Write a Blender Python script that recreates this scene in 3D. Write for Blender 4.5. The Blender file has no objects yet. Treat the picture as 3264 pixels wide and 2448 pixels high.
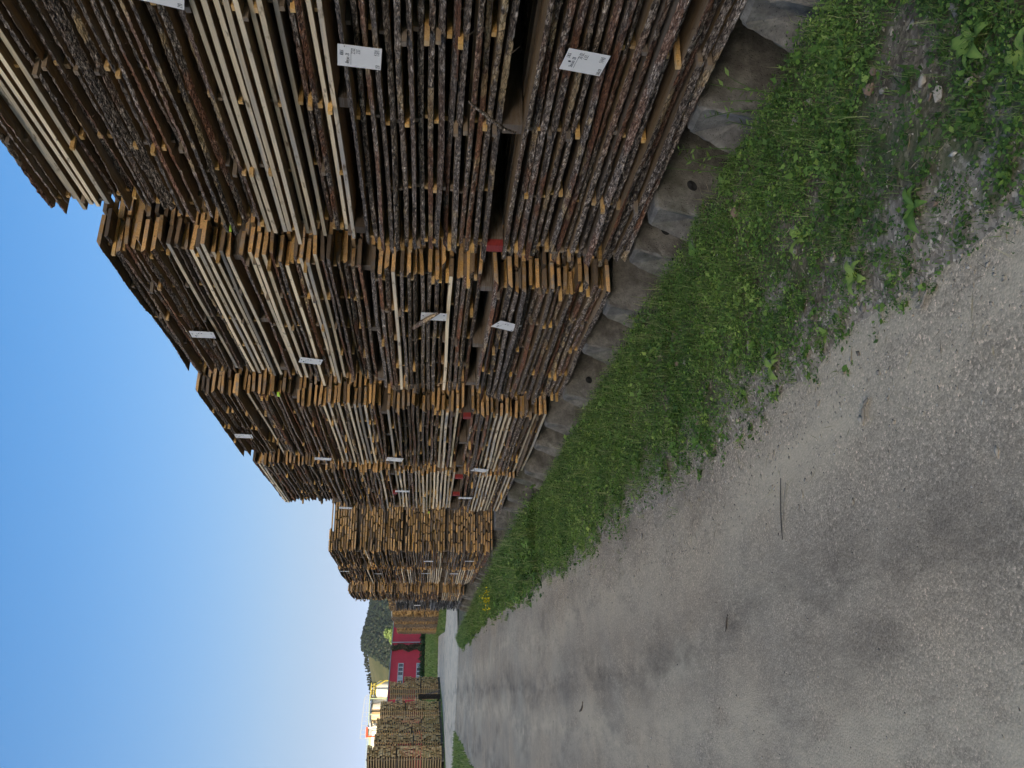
import bpy, math, random
import numpy as np
from mathutils import Matrix, Vector

R = math.radians
rng = np.random.default_rng(7)
rnd = random.Random(11)
scene = bpy.context.scene
COL = scene.collection

# ------------------------------------------------------------------ camera
# the photograph was taken with the phone turned on its side: world up is image left
CAM_H = 1.6
def setup_camera():
    yaw, pitch, roll = R(20.2008), R(5.3228), 0.025
    fw = np.array([math.sin(yaw)*math.cos(pitch), math.cos(yaw)*math.cos(pitch), -math.sin(pitch)])
    r = np.array([math.cos(yaw), -math.sin(yaw), 0.0])
    d = np.cross(fw, r)
    c, s = math.cos(roll), math.sin(roll)
    r2 = c*r - s*d
    d2 = s*r + c*d
    cam = bpy.data.cameras.new('camera')
    cam.sensor_fit = 'HORIZONTAL'; cam.sensor_width = 36.0
    cam.lens = 36.0*2735.0/3264.0
    cam.clip_start = 0.05; cam.clip_end = 9000.0
    o = bpy.data.objects.new('camera', cam); COL.objects.link(o)
    m = Matrix(((d2[0], r2[0], -fw[0], 0.0), (d2[1], r2[1], -fw[1], 0.0),
                (d2[2], r2[2], -fw[2], CAM_H), (0, 0, 0, 1)))
    o.matrix_world = m
    scene.camera = o
setup_camera()

# ------------------------------------------------------------------ sky, sun, exposure
SUN_AZ, SUN_EL = R(-144.0), R(14.0)      # azimuth from +Y towards +X
world = bpy.data.worlds.new('World'); scene.world = world; world.use_nodes = True
wn = world.node_tree; wn.nodes.clear()
w_out = wn.nodes.new('ShaderNodeOutputWorld'); w_bg = wn.nodes.new('ShaderNodeBackground')
w_sky = wn.nodes.new('ShaderNodeTexSky'); w_sky.sky_type = 'NISHITA'; w_sky.sun_disc = False
w_sky.sun_elevation = SUN_EL; w_sky.sun_rotation = SUN_AZ
w_sky.altitude = 200.0; w_sky.air_density = 1.0; w_sky.dust_density = 10.0; w_sky.ozone_density = 5.0
w_bg.inputs['Strength'].default_value = 0.15
# pale haze along the whole horizon, the same at every azimuth
w_tc = wn.nodes.new('ShaderNodeTexCoord'); w_sep = wn.nodes.new('ShaderNodeSeparateXYZ'); wn.links.new(w_tc.outputs['Generated'], w_sep.inputs[0])
w_ab = wn.nodes.new('ShaderNodeMath'); w_ab.operation = 'ABSOLUTE'; wn.links.new(w_sep.outputs['Z'], w_ab.inputs[0])
w_m1 = wn.nodes.new('ShaderNodeMath'); w_m1.operation = 'MULTIPLY'; w_m1.inputs[1].default_value = -7.6; wn.links.new(w_ab.outputs[0], w_m1.inputs[0])
w_ex = wn.nodes.new('ShaderNodeMath'); w_ex.operation = 'EXPONENT'; wn.links.new(w_m1.outputs[0], w_ex.inputs[0])
w_mx = wn.nodes.new('ShaderNodeMix'); w_mx.data_type = 'RGBA'; wn.links.new(w_ex.outputs[0], w_mx.inputs[0])
w_mx.inputs[7].default_value = (2.25, 3.05, 4.7, 1.0)
w_hs = wn.nodes.new('ShaderNodeHueSaturation'); w_hs.inputs['Saturation'].default_value = 1.20; wn.links.new(w_sky.outputs[0], w_hs.inputs['Color'])
wn.links.new(w_hs.outputs[0], w_mx.inputs[6]); wn.links.new(w_mx.outputs[2], w_bg.inputs[0]); wn.links.new(w_bg.outputs[0], w_out.inputs[0])
sun = bpy.data.lights.new('sun', 'SUN'); sun.energy = 4.2; sun.angle = R(0.5); sun.color = (1.0, 0.86, 0.66)
so = bpy.data.objects.new('sun', sun); COL.objects.link(so)
sdir = Vector((math.sin(SUN_AZ)*math.cos(SUN_EL), math.cos(SUN_AZ)*math.cos(SUN_EL), math.sin(SUN_EL)))
so.rotation_euler = sdir.to_track_quat('Z', 'Y').to_euler(); so.location = sdir*300
vs = scene.view_settings
vs.view_transform = 'Standard'; vs.look = 'None'; vs.gamma = 1.0; vs.use_curve_mapping = False
vs.exposure = 1.28
vs.use_white_balance = True; vs.white_balance_temperature = 7600.0; vs.white_balance_tint = 10.0     # the phone balanced for open shade
scene.cycles.max_bounces = 6; scene.cycles.diffuse_bounces = 4; scene.cycles.transmission_bounces = 4

# ------------------------------------------------------------------ node helper
def new_mat(name):
    m = bpy.data.materials.new(name); m.use_nodes = True
    nt = m.node_tree; nt.nodes.clear()
    return m, nt
class N:
    """small node-building helper"""
    def __init__(s, nt): s.nt = nt
    def node(s, t, **kw):
        n = s.nt.nodes.new(t)
        for k, v in kw.items(): setattr(n, k, v)
        return n
    def link(s, a, b): s.nt.links.new(a, b)
    def val(s, sock, v):
        if hasattr(v, 'is_linked') or isinstance(v, bpy.types.NodeSocket): s.link(v, sock)
        else: sock.default_value = v
    def coord(s, scale=(1, 1, 1), use_random=True, out='Object'):
        tc = s.node('ShaderNodeTexCoord')
        mp = s.node('ShaderNodeMapping'); mp.inputs['Scale'].default_value = scale
        src = tc.outputs[out]
        if use_random:
            oi = s.node('ShaderNodeObjectInfo')
            mu = s.node('ShaderNodeMath', operation='MULTIPLY'); s.link(oi.outputs['Random'], mu.inputs[0]); mu.inputs[1].default_value = 57.0
            ad = s.node('ShaderNodeVectorMath', operation='ADD'); s.link(src, ad.inputs[0]); s.link(mu.outputs[0], ad.inputs[1])
            src = ad.outputs[0]
        s.link(src, mp.inputs['Vector'])
        return mp.outputs[0]
    def rand(s): return s.node('ShaderNodeObjectInfo').outputs['Random']
    def noise(s, vec, scale, detail=4.0, rough=0.6, col=False, dist=0.0):
        n = s.node('ShaderNodeTexNoise'); s.link(vec, n.inputs['Vector'])
        n.inputs['Scale'].default_value = scale; n.inputs['Detail'].default_value = detail
        n.inputs['Roughness'].default_value = rough; n.inputs['Distortion'].default_value = dist
        return n.outputs['Color' if col else 'Fac']
    def voro(s, vec, scale, out='Color', feature='F1', rnd_=1.0):
        n = s.node('ShaderNodeTexVoronoi', feature=feature); s.link(vec, n.inputs['Vector'])
        n.inputs['Scale'].default_value = scale; n.inputs['Randomness'].default_value = rnd_
        return n.outputs[out]
    def ramp(s, fac, stops, interp='LINEAR'):
        n = s.node('ShaderNodeValToRGB'); n.color_ramp.interpolation = interp
        el = n.color_ramp.elements
        while len(el) < len(stops): el.new(0.5)
        for e, (p, c) in zip(el, stops):
            e.position = p
            e.color = (c, c, c, 1) if isinstance(c, (int, float)) else (*c, 1)
        s.link(fac, n.inputs[0]); return n.outputs[0]
    def mix(s, fac, a, b, mode='MIX'):
        n = s.node('ShaderNodeMix', data_type='RGBA', blend_type=mode, clamp_factor=True)
        s.val(n.inputs[0], fac)
        for i, v in ((6, a), (7, b)):
            if isinstance(v, tuple): n.inputs[i].default_value = (*v, 1)
            else: s.link(v, n.inputs[i])
        return n.outputs[2]
    def math(s, op, a, b=0.0, clamp=False):
        n = s.node('ShaderNodeMath', operation=op, use_clamp=clamp); s.val(n.inputs[0], a); s.val(n.inputs[1], b); return n.outputs[0]
    def attr(s, name, out='Fac'):
        n = s.node('ShaderNodeAttribute', attribute_name=name); return n.outputs[out]
    def bump(s, h, strength=0.5, dist=0.01):
        n = s.node('ShaderNodeBump'); n.inputs['Strength'].default_value = strength; n.inputs['Distance'].default_value = dist
        s.link(h, n.inputs['Height']); return n.outputs[0]
    def out(s, color, rough=0.9, normal=None, spec=0.25, metal=0.0, translucent=None):
        p = s.node('ShaderNodeBsdfPrincipled')
        s.val(p.inputs['Base Color'], (*color, 1) if isinstance(color, tuple) else color)
        s.val(p.inputs['Roughness'], rough)
        p.inputs['Specular IOR Level'].default_value = spec; p.inputs['Metallic'].default_value = metal
        if normal is not None: s.link(normal, p.inputs['Normal'])
        o = s.node('ShaderNodeOutputMaterial')
        if translucent:
            t = s.node('ShaderNodeBsdfTranslucent'); s.val(t.inputs[0], (*color, 1) if isinstance(color, tuple) else color)
            mx = s.node('ShaderNodeMixShader'); mx.inputs[0].default_value = translucent
            s.link(p.outputs[0], mx.inputs[1]); s.link(t.outputs[0], mx.inputs[2]); s.link(mx.outputs[0], o.inputs[0])
        else: s.link(p.outputs[0], o.inputs[0])
        return p
M = {}
def plain(name, color, rough=0.8, spec=0.25, metal=0.0, var=0.12, scale=6.0):
    m, nt = new_mat(name); n = N(nt)
    v = n.coord(use_random=True)
    f = n.noise(v, scale, 5, 0.65)
    a = tuple(c*(1-var) for c in color); b = tuple(min(1, c*(1+var)) for c in color)
    col = n.ramp(f, [(0.3, a), (0.7, b)])
    n.out(col, rough, n.bump(f, 0.15, 0.01), spec, metal)
    M[name] = m; return m

# ------------------------------------------------------------------ wood materials
def bark_mat(name, grey=0.0):
    m, nt = new_mat(name); n = N(nt)
    v = n.coord((34, 9, 30))
    fine = n.noise(v, 2.6, 7, 0.74, dist=0.6)
    v2 = n.coord((26, 5.5, 24))
    flake = n.voro(v2, 3.2, 'Distance', 'DISTANCE_TO_EDGE')
    crack = n.ramp(flake, [(0.0, 0.0), (0.12, 1.0)])
    base = n.ramp(fine, [(0.36, (0.014, 0.010, 0.008)), (0.47, (0.075, 0.055, 0.042)), (0.555, (0.24, 0.182, 0.138)), (0.66, (0.57, 0.485, 0.41))])
    v3 = n.coord((6, 1.6, 6))
    patch = n.noise(v3, 1.0, 4, 0.6)
    rr = n.rand()
    # some edges keep reddish inner bark or bare yellowish bast in patches
    r1 = n.math('FRACT', n.math('MULTIPLY', rr, 7.31))
    amt = n.math('MULTIPLY', n.ramp(r1, [(0.25, 0.0), (0.8, 1.0)]), n.ramp(patch, [(0.47, 0.0), (0.56, 1.0)]))
    red = n.ramp(fine, [(0.3, (0.05, 0.018, 0.010)), (0.55, (0.20, 0.085, 0.045)), (0.75, (0.42, 0.25, 0.15))])
    c = n.mix(amt, base, red)
    r2 = n.math('FRACT', n.math('MULTIPLY', rr, 13.7))
    patch2 = n.noise(n.coord((5, 2.3, 5)), 1.3, 3, 0.55)
    amt2 = n.math('MULTIPLY', n.ramp(r2, [(0.5, 0.0), (0.95, 1.0)]), n.ramp(patch2, [(0.56, 0.0), (0.61, 1.0)]))
    bast = n.ramp(fine, [(0.3, (0.20, 0.11, 0.05)), (0.7, (0.52, 0.38, 0.21))])
    c = n.mix(amt2, c, bast)
    c = n.mix(n.math('SUBTRACT', 1.0, crack), c, n.mix(0.72, c, (0.012, 0.009, 0.007)))
    r3 = n.math('FRACT', n.math('MULTIPLY', rr, 23.9))
    br = n.ramp(r3, [(0.0, 0.85), (1.0, 1.75)])
    c = n.mix(1.0, c, br, 'MULTIPLY')
    if grey: c = n.mix(grey, c, n.ramp(fine, [(0.3, 0.015), (0.5, 0.06), (0.75, 0.33)]))
    h = n.math('ADD', fine, n.math('MULTIPLY', crack, 0.35))
    n.out(c, 0.92, n.bump(h, 0.9, 0.008), 0.15)
    M[name] = m
bark_mat('bark'); bark_mat('bark_weathered', 0.85)

def sawn_mat(name, c0, c1, grey_amt=0.35, dark_p=0.10, dark=(0.065, 0.062, 0.062), stain=0.5):
    m, nt = new_mat(name); n = N(nt)
    v = n.coord((60, 2.2, 60))
    grain = n.noise(v, 1.6, 5, 0.65)
    col = n.ramp(grain, [(0.3, c0), (0.7, c1)])
    rr = n.rand()
    r1 = n.math('FRACT', n.math('MULTIPLY', rr, 11.3))
    br = n.ramp(r1, [(0.0, 0.46), (0.5, 0.92), (1.0, 1.24)])
    col = n.mix(1.0, col, br, 'MULTIPLY')
    g = n.noise(n.coord((9, 1.1, 9)), 1.2, 4, 0.6)
    r2 = n.math('FRACT', n.math('MULTIPLY', rr, 5.77))
    gm = n.math('MULTIPLY', n.ramp(g, [(0.42, 0.0), (0.62, 1.0)]), n.math('MULTIPLY', r2, grey_amt))
    col = n.mix(gm, col, (0.30, 0.285, 0.27))
    st = n.noise(n.coord((14, 5, 14)), 1.5, 3, 0.6)
    sm = n.math('MULTIPLY', n.ramp(st, [(0.60, 0.0), (0.70, 1.0)]), stain)
    col = n.mix(sm, col, (0.10, 0.058, 0.03))
    r3 = n.math('FRACT', n.math('MULTIPLY', rr, 31.7))
    dk = n.math('LESS_THAN', r3, dark_p)
    col = n.mix(dk, col, n.mix(0.25, dark, col))
    n.out(col, 0.82, n.bump(grain, 0.25, 0.003), 0.2)
    M[name] = m
sawn_mat('sawn', (0.15, 0.088, 0.040), (0.30, 0.19, 0.095), 0.4, 0.05)  # wood of gap-facing sides, its colour darkened to paint in their shade
sawn_mat('sawn_edge', (0.66, 0.50, 0.325), (0.84, 0.66, 0.44), 1.0, 0.04, stain=0.85)
sawn_mat('end_grain', (0.53, 0.265, 0.095), (0.82, 0.48, 0.205), 0.9, 0.16, stain=0.6)
sawn_mat('sticker_wood', (0.50, 0.26, 0.075), (0.80, 0.48, 0.18), 0.5, 0.36, dark=(0.10, 0.10, 0.105))
sawn_mat('weathered', (0.10, 0.10, 0.105), (0.34, 0.335, 0.335), 0.9, 0.35, dark=(0.03, 0.03, 0.035))
sawn_mat('lined_edge', (0.30, 0.21, 0.115), (0.46, 0.34, 0.20), 0.5, 0.0)
sawn_mat('dark_wood_gap_shade', (0.035, 0.025, 0.017), (0.09, 0.062, 0.04), 0.6, 0.0)  # dark wood; inside the left stacks it paints the gap shade
sawn_mat('bearer_wood', (0.08, 0.055, 0.038), (0.17, 0.12, 0.08), 0.4, 0.0)
plain('red_paint', (0.25, 0.03, 0.025), 0.6, var=0.25, scale=30)
plain('card', (0.74, 0.70, 0.66), 0.8, var=0.04, scale=12)
plain('ink', (0.02, 0.02, 0.025), 0.6, var=0.0)
plain('lime_paint', (0.55, 0.85, 0.10), 0.6, var=0.1)

# ------------------------------------------------------------------ mesh helpers
def link(o, parent=None, kind=None, label=None, cat=None, group=None):
    COL.objects.link(o)
    if parent is not None: o.parent = parent
    if kind: o['kind'] = kind
    if label: o['label'] = label
    if cat: o['category'] = cat
    if group: o['group'] = group
    return o
def mesh_from(name, verts, faces, mats, midx=None, smooth=False):
    me = bpy.data.meshes.new(name)
    me.from_pydata([tuple(v) for v in verts], [], faces)
    for m in mats: me.materials.append(M[m] if isinstance(m, str) else m)
    if midx is not None: me.polygons.foreach_set('material_index', np.array(midx, dtype=np.int32))
    if smooth: me.polygons.foreach_set('use_smooth', np.ones(len(me.polygons), dtype=bool))
    me.update(); return me
def fast_mesh(name, V, F, mats, attr=None, smooth=False, midx=None):
    """V (n,3), F (m,3|4) numpy"""
    me = bpy.data.meshes.new(name)
    k = F.shape[1]
    me.vertices.add(len(V)); me.vertices.foreach_set('co', np.ascontiguousarray(V, dtype=np.float32).ravel())
    me.loops.add(F.size); me.loops.foreach_set('vertex_index', np.ascontiguousarray(F, dtype=np.int32).ravel())
    me.polygons.add(len(F))
    me.polygons.foreach_set('loop_start', np.arange(0, F.size, k, dtype=np.int32))
    me.polygons.foreach_set('loop_total', np.full(len(F), k, dtype=np.int32))
    for m in mats: me.materials.append(M[m])
    if midx is not None: me.polygons.foreach_set('material_index', np.asarray(midx, dtype=np.int32))
    if smooth: me.polygons.foreach_set('use_smooth', np.ones(len(F), dtype=bool))
    if attr is not None:
        for an, av in attr.items():
            a = me.attributes.new(an, 'FLOAT', 'POINT'); a.data.foreach_set('value', np.asarray(av, dtype=np.float32))
    me.update(calc_edges=True); me.validate(); return me
class MB:
    """collects boxes, prisms and tubes into one mesh"""
    def __init__(s): s.v = []; s.f = []; s.mi = []
    def add(s, verts, faces, mi=0):
        b = len(s.v); s.v += [tuple(v) for v in verts]
        s.f += [tuple(i+b for i in f) for f in faces]; s.mi += [mi]*len(faces); return s
    def box(s, a, b, mi=0, mat=None):
        x0, y0, z0 = a; x1, y1, z1 = b
        vs_ = [(x0,y0,z0),(x1,y0,z0),(x1,y1,z0),(x0,y1,z0),(x0,y0,z1),(x1,y0,z1),(x1,y1,z1),(x0,y1,z1)]
        if mat is not None: vs_ = [tuple(mat @ Vector(v)) for v in vs_]
        return s.add(vs_, [(0,3,2,1),(4,5,6,7),(0,1,5,4),(1,2,6,5),(2,3,7,6),(3,0,4,7)], mi)
    def tube(s, pts, rad, n=6, mi=0, cap=True):
        pts = [Vector(p) for p in pts]
        if not hasattr(rad, '__len__'): rad = [rad]*len(pts)
        rings = []
        for i, p in enumerate(pts):
            t = (pts[min(i+1, len(pts)-1)] - pts[max(i-1, 0)]).normalized()
            a = t.orthogonal().normalized(); b = t.cross(a)
            rings.append([p + (a*math.cos(2*math.pi*k/n) + b*math.sin(2*math.pi*k/n))*rad[i] for k in range(n)])
        vs_ = [q for r_ in rings for q in r_]; fs = []
        for i in range(len(rings)-1):
            for k in range(n): fs.append((i*n+k, i*n+(k+1) % n, (i+1)*n+(k+1) % n, (i+1)*n+k))
        if cap: fs += [tuple(range(n))[::-1], tuple((len(rings)-1)*n+k for k in range(n))]
        return s.add(vs_, fs, mi)
    def mesh(s, name, mats, smooth=False): return mesh_from(name, s.v, s.f, mats, s.mi, smooth)
    def build(s, name, mats, parent=None, smooth=False, **kw):
        if isinstance(mats, str): mats = [mats]
        return link(bpy.data.objects.new(name, s.mesh(name, mats, smooth)), parent, **kw)
def empty(name, loc, rz=0.0, **kw):
    o = bpy.data.objects.new(name, None); o.location = loc; o.rotation_euler = (0, 0, rz); o.empty_display_size = 0.2
    return link(o, **kw)
def inst(name, me, parent, loc, rot=(0, 0, 0), scale=(1, 1, 1)):
    o = bpy.data.objects.new(name, me); o.location = loc; o.rotation_euler = rot; o.scale = scale
    COL.objects.link(o); o.parent = parent; return o
_perm = rng.random((64, 64))
def vnoise(x, y):
    x = np.asarray(x, float); y = np.asarray(y, float)
    xi = np.floor(x).astype(int); yi = np.floor(y).astype(int); fx = x-xi; fy = y-yi
    fx = fx*fx*(3-2*fx); fy = fy*fy*(3-2*fy)
    g = lambda a, b: _perm[a % 64, b % 64]
    return (g(xi,yi)*(1-fx)+g(xi+1,yi)*fx)*(1-fy) + (g(xi,yi+1)*(1-fx)+g(xi+1,yi+1)*fx)*fy
def fbm(x, y, o=4):
    r = 0; a = 0.5
    for i in range(o): r = r + a*vnoise(x*2**i+17*i, y*2**i+31*i); a *= 0.5
    return r

# ================================================================== SETTING
# ------------------------------------------------------------------ ground materials
def gravel_mat(name, tint=(0.55, 0.405, 0.262), tint2=(0.465, 0.36, 0.248), grain=1.0, pale=0.0):
    m, nt = new_mat(name); n = N(nt)
    v = n.coord(use_random=False)
    c1 = n.voro(v, 112, 'Color'); c2 = n.voro(v, 280, 'Color')
    d1 = n.voro(v, 112, 'Distance')
    s1 = n.node('ShaderNodeSeparateColor'); n.link(c1, s1.inputs[0])
    s2 = n.node('ShaderNodeSeparateColor'); n.link(c2, s2.inputs[0])
    big = n.noise(v, 0.55, 5, 0.6); mid = n.noise(v, 3.0, 5, 0.65)
    base = n.mix(n.ramp(big, [(0.38, 0.0), (0.60, 1.0)]), tint2, tint)
    base = n.mix(n.ramp(mid, [(0.35, 0.35), (0.65, 0.0)]), base, (0.31, 0.24, 0.17))
    # how stony a spot is, against compacted fines
    stony = n.ramp(n.noise(v, 1.3, 5, 0.7), [(0.40, 0.18), (0.64, 0.9)])
    ex_ = n.node('ShaderNodeSeparateXYZ'); n.link(v, ex_.inputs[0])
    stony = n.math('MAXIMUM', stony, n.math('MULTIPLY', n.ramp(n.math('ADD', ex_.outputs['X'], n.math('MULTIPLY', n.math('SUBTRACT', n.noise(v, 1.7, 4, 0.6), 0.5), 1.2)), [(0.25, 0.0), (0.95, 1.0)]), 1.0))
    g1 = n.ramp(s1.outputs[0], [(0.0, 0.50), (0.45, 0.90), (0.80, 1.12), (0.95, 1.5), (1.0, 2.0)])
    g2 = n.ramp(s2.outputs[1], [(0.0, 0.62), (0.5, 0.98), (0.9, 1.25), (1.0, 1.9)])
    col = n.mix(n.math('MULTIPLY', stony, 0.85*grain), base, n.mix(1.0, base, g1, 'MULTIPLY'))
    col = n.mix(0.75*grain, col, n.mix(1.0, col, g2, 'MULTIPLY'))
    # ochre dust and dark damp streaks lying along the yard
    oc = n.noise(n.coord((0.55, 0.16, 1), False), 1.6, 3, 0.5)
    col = n.mix(n.ramp(oc, [(0.53, 0.0), (0.66, 0.6)]), col, (0.58, 0.47, 0.32))
    dk = n.noise(n.coord((0.5, 0.22, 1), False), 2.1, 5, 0.65)
    col = n.mix(n.ramp(dk, [(0.53, 0.0), (0.70, 0.6)]), col, (0.17, 0.132, 0.095))
    # worn vehicle tracks along the yard: tan where packed, dark where oily
    sx = n.node('ShaderNodeSeparateXYZ'); n.link(v, sx.inputs[0])
    wob = n.math('MULTIPLY', n.math('SUBTRACT', n.noise(n.coord((0.25, 0.12, 1), False), 1.0, 3, 0.5), 0.5), 2.2)
    tx = n.math('ADD', sx.outputs['X'], wob)
    brk = n.noise(n.coord((1.6, 0.6, 1), False), 1.6, 9, 0.78)
    def band(c, wd): return n.ramp(n.math('ABSOLUTE', n.math('SUBTRACT', tx, c)), [(0.0, 1.0), (wd, 0.0)])
    dark = n.math('MULTIPLY', n.math('ADD', band(0.25, 0.34), band(-1.5, 0.3)), n.ramp(brk, [(0.45, 0.0), (0.62, 0.78)]))
    tan = n.math('MULTIPLY', n.math('ADD', band(-0.35, 0.4), band(0.9, 0.35)), n.ramp(brk, [(0.40, 0.85), (0.58, 0.0)]))
    col = n.mix(tan, col, (0.70, 0.545, 0.36)); col = n.mix(dark, col, (0.16, 0.122, 0.085))
    h = n.math('ADD', n.math('MULTIPLY', d1, -0.8), n.math('MULTIPLY', s1.outputs[1], 0.7))
    h = n.math('ADD', h, n.math('MULTIPLY', mid, 1.5))
    n.out(col, 0.93, n.bump(h, 0.42*grain, 0.005), 0.18)
    M[name] = m
gravel_mat('gravel_yard')
gravel_mat('pale_road', (0.86, 0.68, 0.47), (0.80, 0.64, 0.45), 0.35)
def earth_mat():
    m, nt = new_mat('verge_earth'); n = N(nt)
    v = n.coord(use_random=False)
    c1 = n.voro(v, 75, 'Color'); s1 = n.node('ShaderNodeSeparateColor'); n.link(c1, s1.inputs[0])
    f = n.noise(v, 5, 6, 0.7)
    col = n.ramp(f, [(0.3, (0.065, 0.047, 0.030)), (0.5, (0.18, 0.135, 0.09)), (0.72, (0.31, 0.245, 0.175))])
    col = n.mix(0.8, col, n.mix(1.0, col, n.ramp(s1.outputs[0], [(0, 0.5), (0.6, 1.0), (0.93, 1.5), (1.0, 2.6)]), 'MULTIPLY'))
    gm = n.noise(v, 2.2, 5, 0.65)
    col = n.mix(n.ramp(gm, [(0.45, 0.0), (0.6, 0.6)]), col, (0.08, 0.11, 0.035))
    # gravel of the yard reaches into the verge in an uneven fringe
    px = n.node('ShaderNodeSeparateXYZ'); n.link(v, px.inputs[0])
    fr = n.math('ADD', n.math('SUBTRACT', px.outputs['X'], 1.50), n.math('MULTIPLY', n.math('SUBTRACT', n.noise(v, 2.4, 6, 0.75), 0.5), 2.6))
    gv = n.mix(0.85, (0.33, 0.265, 0.195), n.mix(1.0, (0.33, 0.265, 0.195), n.ramp(s1.outputs[0], [(0, 0.45), (0.45, 0.9), (0.9, 1.35), (1.0, 2.4)]), 'MULTIPLY'))
    col = n.mix(n.ramp(fr, [(0.0, 0.0), (0.22, 1.0)]), gv, col)
    n.out(col, 0.95, n.bump(n.math('ADD', f, n.math('MULTIPLY', s1.outputs[1], 0.4)), 0.7, 0.015), 0.1)
    M['verge_earth'] = m
earth_mat()
def field_mat(name, a, b, scale=0.8):
    m, nt = new_mat(name); n = N(nt)
    v = n.coord(use_random=False)
    f = n.noise(v, scale, 8, 0.7); f2 = n.noise(v, scale*14, 4, 0.7)
    col = n.ramp(f, [(0.35, a), (0.65, b)])
    col = n.mix(0.5, col, n.mix(1.0, col, n.ramp(f2, [(0.3, 0.5), (0.7, 1.5)]), 'MULTIPLY'))
    n.out(col, 0.95, n.bump(f2, 0.5, 0.05), 0.1); M[name] = m
field_mat('field', (0.08, 0.125, 0.03), (0.16, 0.20, 0.06), 0.35)
field_mat('pasture', (0.06, 0.07, 0.032), (0.11, 0.108, 0.055), 0.02)
field_mat('hill_soil', (0.035, 0.055, 0.025), (0.06, 0.08, 0.035), 0.02)

# ------------------------------------------------------------------ ground sheets
def sheet(name, poly_fn, mat, x0, x1, y0, y1, dx, dy, zf):
    nx = int(round((x1-x0)/dx))+1; ny = int(round((y1-y0)/dy))+1
    X, Y = np.meshgrid(np.linspace(x0, x1, nx), np.linspace(y0, y1, ny))
    if poly_fn: X = poly_fn(X, Y)
    Z = zf(X, Y)
    V = np.stack([X, Y, Z], -1).reshape(-1, 3)
    i = np.arange(nx*ny).reshape(ny, nx)
    F = np.stack([i[:-1, :-1], i[:-1, 1:], i[1:, 1:], i[1:, :-1]], -1).reshape(-1, 4)
    o = bpy.data.objects.new(name, fast_mesh(name, V, F, [mat], smooth=True))
    return link(o, kind='structure')
def ground_z(y): return np.zeros_like(y)
# far ground reaching the horizon
g = MB(); g.add([(-5000, -5000, -0.40), (5000, -5000, -0.40), (5000, 6000, -0.40), (-5000, 6000, -0.40)], [(0, 1, 2, 3)])
g.build('ground', 'field', kind='structure')
def yard_z(x, y): return (0.05*(fbm(x*0.7, y*0.5, 3)-0.45) + 0.012*(fbm(x*4, y*4, 2)-0.35))*np.clip((40-y)/12, 0, 1)
sheet('gravel_yard', lambda X, Y: -16+X*(16.22+np.interp(Y, [-6, 2, 8, 12.7, 22, 38, 44, 47], [1.28, 1.30, 1.35, 1.5, 1.9, 2.05, 2.6, 5.0])), 'gravel_yard', 0, 1, -6, 62, 0.006, 0.2, yard_z)
# paler side road crossing beyond the yard, with its gentle camber
def road_x(X, Y): return X
def side_road():
    pts_near = [(-60, 66), (-20, 53), (-6, 49.5), (-1.5, 46.8), (2.2, 43.0), (4.7, 47.5), (7, 58), (60, 190)]
    pts_far = [(-60, 76), (-20, 66), (-6, 67), (-1.8, 79), (2.2, 116), (8.6, 112), (11.5, 110), (80, 230)]
    mb = MB()
    for i in range(len(pts_near)-1):
        a, b, c, d = pts_near[i], pts_near[i+1], pts_far[i+1], pts_far[i]
        mb.add([(*a, 0.012), (*b, 0.012), (*c, 0.012), (*d, 0.012)], [(0, 1, 2, 3)])
    mb.build('side_road', 'pale_road', kind='structure')
side_road()
# verge under the stacks
def edge_x(y):
    y = np.asarray(y, float)
    return np.interp(y, [0, 2, 8, 12.7, 22, 38, 43], [1.28, 1.30, 1.35, 1.5, 1.9, 2.05, 2.6])
def verge_z(x, y):
    t = np.clip((x-edge_x(y))/1.5, 0, 1)
    return 0.030 - 0.03*t*t*(3-2*t) + 0.05*(fbm(np.asarray(x)*3, np.asarray(y)*3, 3)-0.45)*np.clip((x-edge_x(y)+0.2)/0.4, 0, 1) - 0.06*np.clip((edge_x(y)+0.12-x)/0.25, 0, 1) + (0.47*np.clip((np.asarray(x)-3.6)/0.4, 0, 1) - 0.24*np.clip((np.asarray(x)-2.72)/0.16, 0, 1))*np.clip((15.2-np.asarray(y))/0.6, 0, 1)  # ground hollowed under and raised behind the stacks to keep light out
sheet('verge', lambda X, Y: edge_x(Y)-0.18+X*(9.5-edge_x(Y)), 'verge_earth', 0, 1, -1.5, 44, 0.0125, 0.09, verge_z)
# grassy strip left of the yard and grass by the far stacks
def grass_pad(name, pts, z=0.05):
    mb = MB(); mb.add([(x, y, z) for x, y in pts], [tuple(range(len(pts)))]); mb.build(name, 'field', kind='structure')
grass_pad('grass_strip', [(-2.4, 44.6), (-2.5, 36), (-3.0, 29.0), (-4.2, 25), (-9, 24), (-14, 40), (-9, 46.5), (-4, 46.6)], 0.010)
grass_pad('grass_verge', [(5.2, 74), (7.4, 112), (30, 125), (30, 60), (9, 62)], 0.020)
grass_pad('grass_margin', [(-4.6, 63.2), (-1.9, 73.5), (-0.3, 80), (1.9, 95), (-12, 98), (-30, 70)], 0.024)

# bank rising to the hedge in front of the red building
def bank():
    nx, ny = 60, 24
    X, T = np.meshgrid(np.linspace(-60, 110, nx), np.linspace(0, 1, ny))
    Y = 113+T*120
    Z = 0.03 + 1.35*np.clip((Y-117)/52, 0, 1)**1.3 + 0.25*(fbm(X*0.1, Y*0.1, 3)-0.45)*np.clip((Y-117)/20, 0, 1)
    V = np.stack([X, Y, Z], -1).reshape(-1, 3); i = np.arange(nx*ny).reshape(ny, nx)
    F = np.stack([i[:-1, :-1], i[:-1, 1:], i[1:, 1:], i[1:, :-1]], -1).reshape(-1, 4)
    link(bpy.data.objects.new('grass_bank', fast_mesh('grass_bank', V, F, ['field'], smooth=True)), kind='structure')
bank()

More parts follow.
